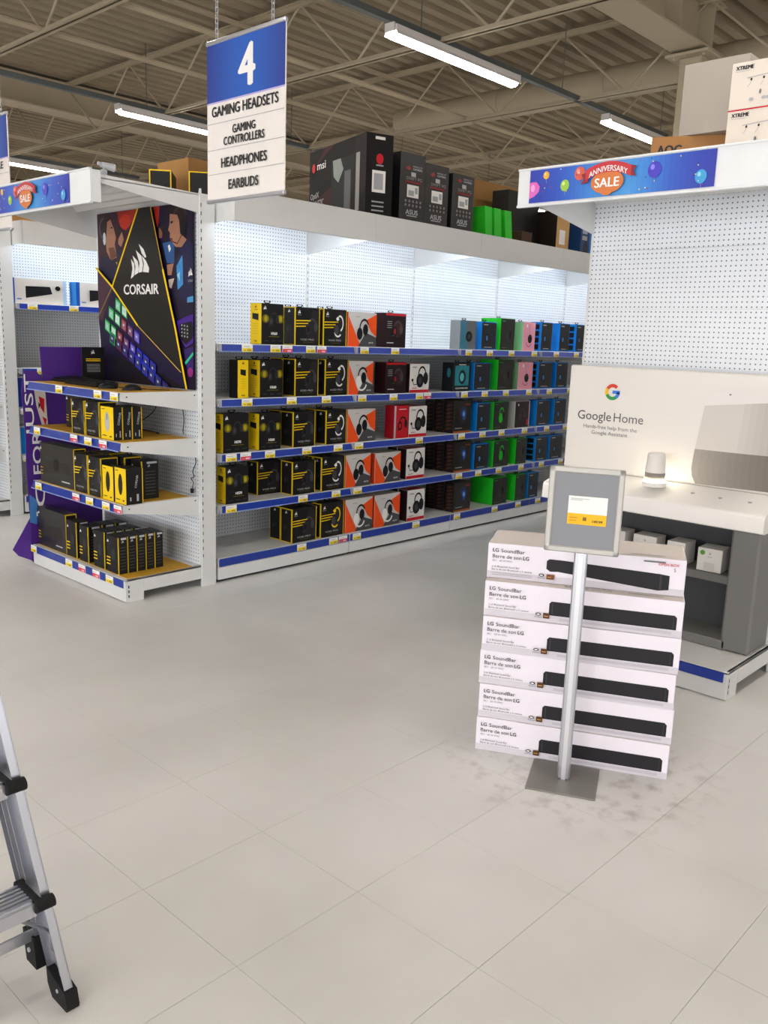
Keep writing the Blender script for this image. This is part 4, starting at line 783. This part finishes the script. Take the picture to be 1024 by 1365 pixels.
F.ell(.11, .45, .03, .036, RED); F.rect(.07, .58, .15, .60, PAPER); F.rect(.05, .22, .16, .37, PAPER); F.rect(.065, .24, .14, .35, LGREY); F.rect(.08, .40, .14, .41, LGREY)
for i in range(3): F.rect(.05, .15-i*.03, .15, .16-i*.03, LGREY); F.l -= F.st
o = b.build('monitor_carton', None, (4.77, 4.57, ZTOP), math.radians(-17)); tag(o, 'big black and red monitor carton with white lettering on top of the aisle run', 'box')
def rogbox(label, x, y, h_, rz):
    b, F, S, R, T = carton(.27, .5, h_, M('#211e20', .35)); F.text('ASUS', .07, .122, .036, SIL, wd=.13, bold=.02); F.rect(.08, .108, .19, .115, SIL)
    F.rect(.075, .245, .20, .335, PAPER); F.rect(.09, .257, .15, .295, LGREY); F.rect(.16, .275, .19, .32, LGREY)
    F.poly([(.05, .45), (.085, .47), (.11, .45), (.085, .435)], M('#a03c3c', .4)); F.text('REPUBLIC OF', .13, .463, .012, SIL, wd=.1); F.text('GAMERS', .13, .443, .014, SIL, wd=.1, bold=.02); F.text('SWIFT PG', .06, .368, .024, M('#8c8484', .4), wd=.17, bold=.02); F.rect(.05, .348, .22, .36, M('#8c2424', .4))
    F.rect(.11, .395, .16, .425, SIL)
    for i in range(5):
        for j in range(2): F.rect(.05+i*.04, .178+j*.03, .068+i*.04, .195+j*.03, M('#8c8888', .4)); F.l -= F.st
    o = b.build('monitor_carton', None, (x, y, ZTOP), math.radians(rz)); tag(o, label, 'box', 'dark monitor cartons on top of the run')
rogbox('dark monitor carton, left of the three matching upright ones beside the big red one', 5.19, 4.62, .56, -3)
rogbox('dark monitor carton, middle of the three matching upright ones', 5.50, 4.64, .53, -3)
rogbox('dark monitor carton, right of the three beside the green boxes', 5.81, 4.62, .50, -2)
for i, (x, t) in enumerate(((6.17, 7), (6.30, 7), (6.46, 9))):
    b = MB(); k = math.tan(math.radians(t)); b.box(-.05, 0, 0, .05, .3, .30, M('#2fc92a', .4), .002, T=lambda p, k=k: (p[0]-p[2]*k, p[1], p[2]))
    Face(b, (-.05, 0, 0), (1, 0, 0), (0, 0, 1)).rect(.09, .01, .092, .02, GREEN)
    tag(b.build('slim_box', None, (x, 4.60, ZTOP)), 'bright green slim box leaning left on top of the run, %s of three' % ('left', 'middle', 'right')[i], 'box', 'green slim boxes on top of the run')
plain('brown carton behind the green slim boxes, partly behind the sale canopy', (6.97, 5.19, ZTOP), 1.14, .45, .66, CARD)
plain('black carton behind the end of the sale canopy on top of the run', (7.02, 4.86, ZTOP), .50, .18, .55, M('#1b1716', .5))
plain('small dark brown carton low between the green boxes and black carton', (6.72, 4.60, ZTOP), .16, .2, .16, M('#4a3424', .6))
b, F, S, R, T = carton(.22, .5, .42, M('#c9a06a', .7, vary=.08)); F.rect(.05, .12, .15, .25, PAPER); F.rect(.05, .36, .2, .37, CARD); S.rect(.001, .001, .499, .419, M('#241a14', .6)); o = b.build('carton', None, (7.40, 4.66, ZTOP), 0); tag(o, 'tan carton end with round white label next to the blue boxes', 'box')
plain('white slim carton right of the tan carton end', (7.585, 4.75, ZTOP), .10, .3, .32, M('#e2ddd2', .5))
for i, x in enumerate((7.83, 8.06)):
    b, F, S, R, T = carton(.21, .3, .46-.05*i, M('#123a6c', .4)); F.rect(.03, .26, .12, .36, M('#9fb0cc', .4)); F.rect(.03, .20, .12, .24, LGREY); F.ell(.10, .12, .04, .08, M('#0c1828', .4)); F.rect(.16, .0, .2, .4, M('#1c78c8', .4))
    tag(b.build('blue_carton', None, (x, 4.66, ZTOP)), 'blue product carton on top of the run near the right shelf end, %s one' % ('left', 'right')[i], 'box', 'blue cartons on top of the run')
for i, (x, y) in enumerate(((3.55, 5.5), (3.75, 5.32), (3.92, 5.18), (4.07, 5.05))):
    b, F, S, R, T = carton(.15, .3, .28, CBLK); F.rect(0, 0, .15, .28, YEL); F.rect(.008, .008, .142, .272, CBLK); F.poly([(.06, .10), (.09, .10), (.085, .17), (.07, .17)], PAPER); S.rect(0, 0, .3, .28, CBLK); T.rect(0, 0, .15, .006, YEL)
    tag(b.build('headset_box', None, (x, y, ZTOP), math.radians(-40)), 'black yellow-framed box on top of the run behind the number sign, %s from the left' % ORD[i], 'box', 'yellow-framed boxes on top of the run')
b, F, S, R, T = carton(.5, .4, .42, CARD); o = b.build('carton', None, (4.1, 5.6, ZTOP), 0); tag(o, 'brown carton showing past the right edge of the number sign', 'box')

# ------------------------------------------------------------------ cartons on top of the right run
b, F, S, R, T = carton(.62, .4, .345, M('#a8794a', .7, vary=.08)); F.text('AOC', .035, .245, .055, INK, wd=.13, bold=.025); tag(b.build('carton', None, (4.953, 2.219, 2.475), math.radians(-67.5)), 'brown carton with black AOC lettering above the sale banner', 'box')
b, F, S, R, T = carton(.36, .40, .372, M('#b0a79c', .6, vary=.03), c=.002); F.l += .0004; tag(b.build('carton', None, (4.905, 2.20, 2.8215), math.radians(-90)), 'large plain grey-white carton standing on the brown carton at upper right', 'box')
for i in range(2):
    h_ = .215; b, F, S, R, T = carton(.6, .4, h_, M('#ded4c8', .6, vary=.02)); F.text('XTREME', .02, h_*.84, .018, INK, wd=.085, bold=.04); F.rect(.02, h_*.80, .09, h_*.81, LGREY)
    if i == 0: F.rect(0, h_-.006, .6, h_, RED)
    for s in (0,):
        cx, cy = .17, h_*.55
        F.line([(cx-.09, cy+.02), (cx+.12, cy+.035)], .004, LGREY)
        for q in (-.07, -.01, .06): F.ell(cx+q, cy+.012, .005, .007, INK, 8); F.line([(cx+q, cy), (cx+q-.015, cy-.02)], .002, LGREY)
        F.ell(cx-.02, cy-.05, .006, .012, GREY, 8)
        for q in (-.06, 0, .02): F.ell(cx+q, cy-.08, .012, .008, LGREY, 8)
    tag(b.build('drone_carton', None, (4.50, 1.635, 2.597+.216*i), math.radians(-90)), 'cream carton with drone drawings, %s of the pair at the right edge' % ('lower', 'upper')[i], 'box', 'cream drone cartons')
b, F, S, R, T = carton(.6, .4, .12, M('#d8cec2', .6)); tag(b.build('carton', None, (4.50, 1.635, 2.476), math.radians(-90)), 'low cream carton under the pair of drone cartons', 'box')
# spotlight clip above the aoc carton
def clamp(label, loc):
    e = empty('clip_spotlight', loc, 0, label=label, cat='light'); b = MB(); b.box(-.03, -.015, -.03, .0, .015, .02, SIL, .003); b.tube((-.015, 0, .02), (-.015, 0, .035), .006, SIL, 8); b.build('clamp', e)
    b = MB(); b.tube((-.03, 0, .045), (.045, -.01, .035), .014, SIL, 12, .022); b.tube((-.05, 0, .048), (-.03, 0, .045), .009, SIL, 10); b.build('shade', e)
clamp('small silver clip spotlight beside the brown carton above the sale banner', (4.35, 2.36, 2.49)); clamp('small silver clip spotlight on the left endcap canopy corner', (2.66, 4.66, 2.50))

# ------------------------------------------------------------------ hanging aisle signs
def sign(label, y0, num, rows):
    e = empty('aisle_sign', (3.0, y0, 0), -90, label=label, cat='sign', group='hanging aisle signs')
    hw = .322; b = MB(); b.box(-hw, -.004, 2.36, hw, .004, 3.15, M('#ece6e0', .5)); F = Face(b, (-hw, -.004, 0), (1, 0, 0), (0, 0, 1))
    cs = ['#2c3f92', '#2b50a8', '#2a5cb8', '#2a5fbc', '#2a5cb8', '#2b50a8', '#2c3f92']
    mixc = lambda c, d, t: '#'+''.join('%02x' % int(int(c[i:i+2], 16)*(1-t)+int(d[i:i+2], 16)*t) for i in (1, 3, 5))
    for i in range(28):
        t = i/28*6; k = int(t); F.rect(i*2*hw/28, 2.86, (i+1)*2*hw/28+.0002, 3.15, M(mixc(cs[k], cs[min(6, k+1)], t-k), .4, vary=.05)); F.l -= F.st
    F.l += F.st
    F.rect(0, 2.852, 2*hw, 2.86, M('#b8aedc', .4)); F.text(num, hw+.02, 2.905, .205, PAPER, bold=.02, al='c', wd=.125)
    for z in (2.75, 2.616, 2.492): F.rect(0, z, 2*hw, z+.003, LGREY)
    for t, z, h_, wd in rows: F.text(t, hw, z, h_, INK, wd=wd-.01, bold=.02, al='c')
    b.build('sign_panel', e)
    for z in (3.145, 2.345): b = MB(); b.box(-hw-.004, -.012, z, hw+.004, .012, z+.022, ALU, .004); b.build('hanging_rail', e)
    for s in (-.24, .22):
        b = MB(); z = 3.167; k = 0
        while z < 5.3:
            if z < 3.9:
                a = (0, .008) if k % 2 else (.008, 0); b.path([(s-a[0], -a[1], z), (s-a[0], -a[1], z+.03), (s+a[0], a[1], z+.03), (s+a[0], a[1], z), (s-a[0], -a[1], z)], .0018, SIL, 4); z += .026; k += 1
            else: b.tube((s, 0, z), (s, 0, z+1.5), .002, SIL, 4); break
        b.build('chain', e)
sign('hanging blue and white aisle sign number 4 listing gaming headsets and earbuds', 3.853, '4', [('GAMING HEADSETS', 2.785, .052, .56), ('GAMING', 2.687, .042, .20), ('CONTROLLERS', 2.633, .042, .35), ('HEADPHONES', 2.522, .05, .39), ('EARBUDS', 2.408, .05, .26)])
sign('hanging blue and white aisle sign cut by the left picture edge', 6.94, '3', [('SOFTWARE', 2.785, .05, .49), ('MICE', 2.66, .05, .18), ('WEBCAMS', 2.522, .05, .32), ('CABLES', 2.408, .05, .26)])

# ------------------------------------------------------------------ soundbar carton stack
SB0 = Vector((2.73, 1.965, 0)); ang = math.atan2(-.679, .34); ux = Vector((math.cos(ang), math.sin(ang), 0)); uy = Vector((-math.sin(ang), math.cos(ang), 0))
SBW = M('#efe9f2', .4, vary=.02)
def sbbox(opened=False):
    w_, d_, h_ = .757, .262, .143; b, F, S, R, T = carton(w_, d_, h_, SBW, c=.002); T.rect(.004, .004, w_-.004, d_-.004, M('#d9cfc8', .5)); T.text('LG Sound Bar', .33, .05, .014, GREY, wd=.16); T.text('Barre de son LG', .31, .025, .014, GREY, wd=.18); T.rect(.55, .03, .68, .04, LGREY)
    F.rect(.002, .002, w_-.002, .028, M('#d5d0d8', .5)); SBM = M('#232226', .5, vary=.1)
    if opened: F.poly([(.235, .058), (.25, .048), (.28, .050), (.66, .016), (.70, .022), (.70, .078), (.665, .082), (.29, .098), (.245, .098), (.235, .09)], SBM); F.poly([(.665, .022), (.672, .022), (.672, .078), (.665, .08)], DGREY)
    else:
        F.poly([(.262, .03), (.735, .03), (.735, .078), (.726, .087), (.266, .087), (.258, .078), (.258, .034)], SBM); F.rect(.268, .036, .273, .082, DGREY); F.rect(.722, .036, .725, .082, DGREY); F.rect(.30, .012, .72, .022, M('#c4bfc8', .5))
    F.text('LG', .02, .108, .0155, INK, wd=.023, bold=.012); F.text('SoundBar', .053, .108, .0155, INK, wd=.094)
    F.text('Barre de son', .02, .084, .0155, INK, wd=.115); F.text('LG', .142, .084, .0155, INK, wd=.023, bold=.012); F.text('SK1   40 W PMC', .02, .070, .007, GREY, wd=.08)
    F.text('2 ch Bluetooth Sound Bar', .02, .046, .0075, DGREY, wd=.11); F.text('Barre de son Bluetooth a 2 canaux', .02, .034, .0075, DGREY, wd=.16)
    if opened: F.rect(.02, .022, .18, .024, LGREY); F.rect(.02, .015, .18, .017, LGREY)
    F.ell(.218, .032, .011, .006, INK, 12); F.ell(.218, .032, .007, .003, PAPER, 10); F.text('Bluetooth', .205, .019, .005, INK, wd=.028); F.rect(.237, .018, .262, .04, M('#5a3a20', .4)) if not opened else F.rect(.222+.016, .018, .268, .038, M('#7a4a20', .4)); F.rect(.241, .026, .257, .029, M('#d8a860', .4))
    if opened: F.text('OPEN BOX', .655, .118, .010, M('#d0202c', .4), wd=.075, bold=.01); F.text('5', .712, .098, .014, INK, bold=.0); F.rect(.60, .128, .68, .134, GREY)
    return b
sb = None
offs = [(0, 0, 0), (.003, .004, .3), (-.003, .002, -.4), (.002, -.002, .5), (0, .003, -.2)]
for i, (dx, dy, da) in enumerate(offs):
    p = SB0 + ux*(.3785+dx) + uy*(.002*i+dy); nm = 'lowest on the floor|second from the floor|third from the floor|fourth from the floor|fifth, just below the open box one'.split('|')[i]
    if sb is None: o = sb = sbbox().build('soundbar_carton')
    else: o = share('soundbar_carton', sb, None)
    o.location = (p.x, p.y, .0005+.1440*i); o.rotation_euler = (0, 0, ang+math.radians(da)); tag(o, 'white soundbar carton with black soundbar picture, %s' % nm, 'box', 'stacked soundbar cartons')
o = sbbox(True).build('soundbar_carton'); p = SB0+ux*.375+uy*.066; o.location = (p.x, p.y, .0005+.1442*5); o.rotation_euler = (0, 0, ang+math.radians(1)); tag(o, 'topmost white soundbar carton with red OPEN BOX marking and angled soundbar', 'box', 'stacked soundbar cartons')

# ------------------------------------------------------------------ floor sign stand
fa = math.atan2(1.462-1.695, 2.835-2.724)
e = empty('sign_stand', (2.775, 1.572, 0), math.degrees(fa), label='silver floor sign stand with framed price sheet in front of the soundbar cartons', cat='sign stand')
b = MB(); b.box(-.13, -.125, .0, .13, .125, .006, M('#85827d', .4, .3), .002); b.build('base_plate', e)
b = MB(); b.box(-.024, -.012, .006, .024, .012, .98, ALU, .005); b.box(-.008, -.0128, .006, .008, -.012, .95, M('#e4e4e8', .3, .6)); b.build('pole', e)
tl = Matrix.Rotation(math.radians(-4), 3, 'X')
def TF(p): v = tl @ Vector((p[0], p[1], p[2]-1.065)); return (v.x, v.y-.022, v.z+1.065)
fz0, fz1, fx = .91, 1.222, .133
b = MB(); FR = M('#bab8b2', .5, .3)
for (x0, z0, x1, z1) in ((-fx, fz0, -fx+.022, fz1), (fx-.022, fz0, fx, fz1), (-fx, fz0, fx, fz0+.022), (-fx, fz1-.022, fx, fz1)): b.box(x0, -.010, z0, x1, .006, z1, FR, .004, T=TF)
b.build('frame', e)
b = MB(); b.box(-fx+.015, -.004, fz0+.015, fx-.015, .004, fz1-.015, M('#8b8d92', .5), 0, T=TF); b.build('backing_sheet', e)
b = MB(); F = Face(b, TF((-fx, -.0045, fz0)), (1, 0, 0), tl @ Vector((0, 0, 1))); F.rect(.075, .105, .213, .208, PAPER); F.rect(.075, .105, .213, .145, M('#f7bd1c', .5)); F.text('149.99', .165, .115, .010, INK, wd=.035, bold=.02); F.rect(.13, .12, .143, .133, M('#8a6a1a', .5)); F.rect(.082, .128, .11, .131, M('#c88a1a', .5)); F.rect(.082, .118, .108, .121, M('#c88a1a', .5)); F.rect(.082, .198, .15, .200, LGREY); F.rect(.082, .193, .125, .195, LGREY); b.build('price_sheet', e)

# ------------------------------------------------------------------ smart speaker counter
CN = M('#f5f2ed', .25, vary=.02); CG = M('#7c7b7a', .5, vary=.03); CGD = M('#4a4b4e', .5)
e = empty('display_counter', (4.01, 2.06, 0), -90, label='grey display counter with white sloping top and open shelf standing on the endcap base', cat='counter')
b = MB(); y0, y1 = .29, .55; xl, xr = -.60, .60
def cab(b):
    z0, z1 = .147, .785
    b.box(xr-.145, y0, z0, xr, y1, z1, CG, .012); b.box(xl, y0, z0, xl+.06, y1, z1, CG, .012); b.box(xl+.03, y1-.03, z0, xr-.02, y1, z1, CGD); b.box(xl+.05, y0, z0, xr-.12, y1, z0+.05, CG, .004); b.box(xl+.05, y0, z1-.012, xr-.12, y1, z1, CG)
cab(b); b.build('cabinet', e)
b = MB(); b.box(xl+.05, y0+.012, .488, xr-.14, y1-.03, .530, M('#6c6c6b', .5), .003); b.build('shelf', e)
b = MB(); pr = [(.23, .79), (.232, .862), (.238, .874), (.25, .879), (.46, .943), (.552, .943), (.552, .785), (.24, .785)]
b.prism([(-.625, y, z) for y, z in pr], (1.25, 0, 0), CN); b.build('countertop', e)
for i, (x, y) in enumerate(((.35, .36), (.20, .37), (.50, .36))):
    b = MB(); z = .879+(y-.25)*.305; b.tube((x, y, z-.004), (x, y, z+.003), .010, LGREY, 12); b.build('sensor_button', e)
b = MB(); X0_, X1_ = -.645, .66
b.box(X0_, 0, .945, X1_, .012, 1.54, M('#e9e4dd', .35, vary=.01), .008); F = Face(b, (0, 0, 0), (1, 0, 0), (0, 0, 1), .0004)
def yx(y): return 2.06-y      # world y to local x
F.text('Google', yx(2.635), 1.235, .052, M('#5c5c5c', .5), wd=.213, bold=.004); F.text('Home', yx(2.405), 1.235, .052, M('#6b6b6b', .5), wd=.18)
F.text('Hands-free help from the', yx(2.425), 1.187, .022, M('#7a7a7a', .5), wd=.335, al='c'); F.text('Google Assistant', yx(2.425), 1.155, .022, M('#7a7a7a', .5), wd=.225, al='c')
gx, gz, gr = yx(2.425), 1.40, .036
for a0, a1, c in ((45, 150, '#e04838'), (150, 205, '#f4bc18'), (205, 310, '#38a050'), (310, 360, '#4080e8')): F.arc(gx, gz, gr, .019, a0, a1, M(c, .5, vary=0), 10); F.l -= F.st
F.rect(gx, gz-.009, gx+gr+.0095, gz+.009, M('#4080e8', .5, vary=0))
# printed loudspeaker picture
cx = .66
bl, br = yx(1.885), .66
u0 = yx(1.89); NS = 14
def mixc(c, d, t): return '#'+''.join('%02x' % int(int(c[i:i+2], 16)*(1-t)+int(d[i:i+2], 16)*t) for i in (1, 3, 5))
uL = yx(1.918); cxp = .66          # picture axis lies near the panel edge
def edge(v):                       # left silhouette of the printed body at height v
    if v > 1.13: return uL+.0+.032*(v-1.13)/.27
    return uL+.0-.008*math.sin((1.13-v)/.09*1.2) + (.028*((1.03-v)/.08)**2 if v < 1.03 else 0)
for i in range(NS):
    a0, a1 = i/NS, (i+1)/NS; f = lambda v, a: edge(v)+(.655-edge(v))*a
    tb_ = lambda a: .950+.01*a; mid = lambda a: 1.135-.012*math.sin(a*math.pi*.5)+.02*a; tp = lambda a: 1.395+(-.03+.055*a)*1.0
    F.poly([(f(mid(a0), a0), mid(a0)), (f(mid(a1), a1), mid(a1)), (f(1.39, a1), tp(a1)), (f(1.39, a0), tp(a0))], M(mixc('#d6d0c9', '#a8a199', max(0, i-5)/9 if i > 5 else 0), .45, vary=.01)); F.l -= F.st
    pts = [(f(v, a0), v if v > .96 else tb_(a0)) for v in (mid(a0), 1.08, 1.03, .99, .95)]; ptr = [(f(v, a1), v if v > .96 else tb_(a1)) for v in (.95, .99, 1.03, 1.08, mid(a1))]
    F.poly(pts+ptr, M(mixc('#a59e96', '#6e675f', i/NS), .6, vary=.08, scale=70)); F.l -= F.st
F.l += 2*F.st
F.poly([(f(1.39, 0), 1.366), (uL+.045, 1.41), (uL+.09, 1.435), (uL+.17, 1.452), (.655, 1.455), (.655, 1.415), (f(1.39, .6), 1.398), (f(1.39, .3), 1.381)], M('#ebe7e2', .45, vary=.01))
F.ell(u0+.13, 1.43, .006, .004, GREY, 8)
o = b.build('speaker_poster', None, (4.485, 2.06, 0), math.radians(-90)); tag(o, 'white back panel with coloured G emblem, grey words and printed loudspeaker', 'sign')
# demo speaker on its lit ring
e = empty('smart_speaker', (4.36, 2.068, .929), 0, label='white smart speaker with grey fabric base glowing on the white counter', cat='speaker')
b = MB(); b.lathe([(.0, .036), (.048, .036), (.052, .05), (.0525, .072)], M('#8d867e', .8, bump=.4, scale=300), 32); b.build('fabric_base', e)
b = MB(); b.lathe([(.0525, .072), (.047, .16), (.043, .172), (.038, .176)], M('#e8e4de', .4), 32); b.lathe([(.038, .176), (.0, .168)], M('#f2efea', .4), 32); b.build('shell', e)
b = MB(); b.lathe([(.0, -.002), (.06, -.002), (.062, .022), (.0, .024)], M('#efece6', .3), 32); b.build('stand', e)
b = MB(); b.lathe([(.0, .024), (.055, .024), (.055, .034), (.0, .036)], M('#fff4dc', .4, emit=9, vary=0), 32); b.build('light_ring', e)
# small white boxes on the counter shelf
def wbox(label, y, x, w_, d_, h_, lbl=False, rz=-90):
    b, F, S, R, T = carton(w_, d_, h_, M('#dcd9d4', .5, vary=.02)); F.ell(w_*.5, h_*.78, .006, .006, LGREY, 10); F.rect(w_*.42, h_*.62, w_*.6, h_*.65, LGREY); F.rect(w_*.3, h_*.05, w_*.72, h_*.38, M('#c9c6c4', .5))
    if lbl: F.ell(w_*.2, h_*.8, .013, .013, M('#5a9a3c', .5), 16)
    tag(b.build('speaker_box', None, (x, y, .5315), math.radians(rz)), label, 'box', 'small white boxes in the counter')
wbox('small white box with round green sticker at the right end of the counter shelf', 1.715, 4.33, .125, .125, .12, True, -86)
wbox('small white box left of the green-stickered one on the counter shelf', 1.905, 4.345, .10, .13, .12)
wbox('small white box half hidden behind the soundbar cartons, middle of the counter shelf', 2.09, 4.36, .135, .11, .118)
wbox('small white box beside the sign frame at the left of the counter shelf', 2.26, 4.355, .11, .11, .12)

# ------------------------------------------------------------------ folding step ladder at the left edge
e = empty('step_ladder', (.885, 1.80, 0), 0, label='folded aluminium step ladder with black end caps at the left picture edge', cat='ladder')
kx, ky = -.10, .20
def rail(b, x, y, s, h=1.9, w_=.08, fl=.022, z0=.03):
    def pr(pts): b.prism([(x+px+kx*z0*s*0, y+py+ky*z0, z0) for px, py in pts], (kx*h*(1 if s > 0 else -1)*1.0, ky*h, h), ALU)
    i = -1 if s > 0 else 1; t = .003
    pr([(0, 0), (i*fl, 0), (i*fl, t), (0, t)]); pr([(0, w_-t), (i*fl, w_-t), (i*fl, w_), (0, w_)]); pr([(0, 0), (i*t, 0), (i*t, w_), (0, w_)]); pr([(0, w_*.5), (i*.01, w_*.5), (i*.01, w_*.5+t), (0, w_*.5+t)])
WD = .50
for s, x in ((1, 0), (-1, -WD)):
    b = MB(); rail(b, x, 0, s); b.build('front_rail', e)
    b = MB(); rail(b, x-.012*s, .10, s, w_=.04, z0=.10, h=1.8); b.build('rear_rail', e)
    f = MB(); i = -1 if s > 0 else 1
    f.prism([(x-i*.005, -.004, 0), (x-i*.005, .07, 0), (x-i*.005, .092, .03), (x-i*.005, .096, .075), (x-i*.005, .05, .06), (x-i*.005, .002, .048), (x-i*.005, -.008, .01)], (i*.033, 0, 0), RUBBER); f.tube((x-i*.008, .04, .04), (x-i*.0, .04, .04), .006, SIL, 8); f.tube((x+i*.024, .04, .035), (x+i*.03, .04, .035), .005, SIL, 8); f.build('rubber_foot', e)
    f = MB(); f.prism([(x-.012*s-i*.004, .115, .06), (x-.012*s-i*.004, .17, .06), (x-.012*s-i*.004, .185, .145), (x-.012*s-i*.004, .125, .145)], (i*.036, 0, 0), RUBBER); f.tube((x-.012*s+i*.03, .15, .10), (x-.012*s+i*.036, .15, .10), .006, SIL, 8); f.build('rubber_foot', e)
for n_, z in enumerate((.30, .595, .89, 1.185, 1.48)):
    y = ky*z; xr_ = kx*z-.036; xl_ = -WD-kx*z+.036
    b = MB(); b.box(xl_, y-.012, z-.022, xr_, y+.085, z-.004, ALU, .004)
    for k in range(6): b.box(xl_, y-.004+k*.015, z-.004, xr_, y+.004+k*.015, z+.001, ALU)
    b.box(xl_, y-.014, z-.04, xr_, y-.008, z-.004, ALU, .002)
    st = b.build('step', e)
    for s, x in ((1, xr_+.004), (-1, xl_-.004)):
        c = MB(); c.box(x-.010, y-.018, z-.03, x+.008, y+.09, z+.006, RUBBER, .004); c.tube((x-.01*s, y-.016, z-.012), (x+.036*s, y-.016, z-.012), .016, RUBBER, 12); c.tube((x-.01*s, y+.085, z-.008), (x+.01*s, y+.085, z-.008), .014, RUBBER, 12); c.build('end_cap', st)
b = MB(); b.box(-WD+.03, .135, .13, -.02, .14, .165, ALU, .002); b.build('rear_brace', e)
b = MB(); z = .27; b.path([(-.12, ky*z+.02, z), (-.04, ky*.2+.03, .20), (-.018, ky*.17+.03, .175)], .005, ALUD, 6); b.box(-.024, .045, .13, -.018, .075, .18, ALUD, .001); b.build('step_brace', e)
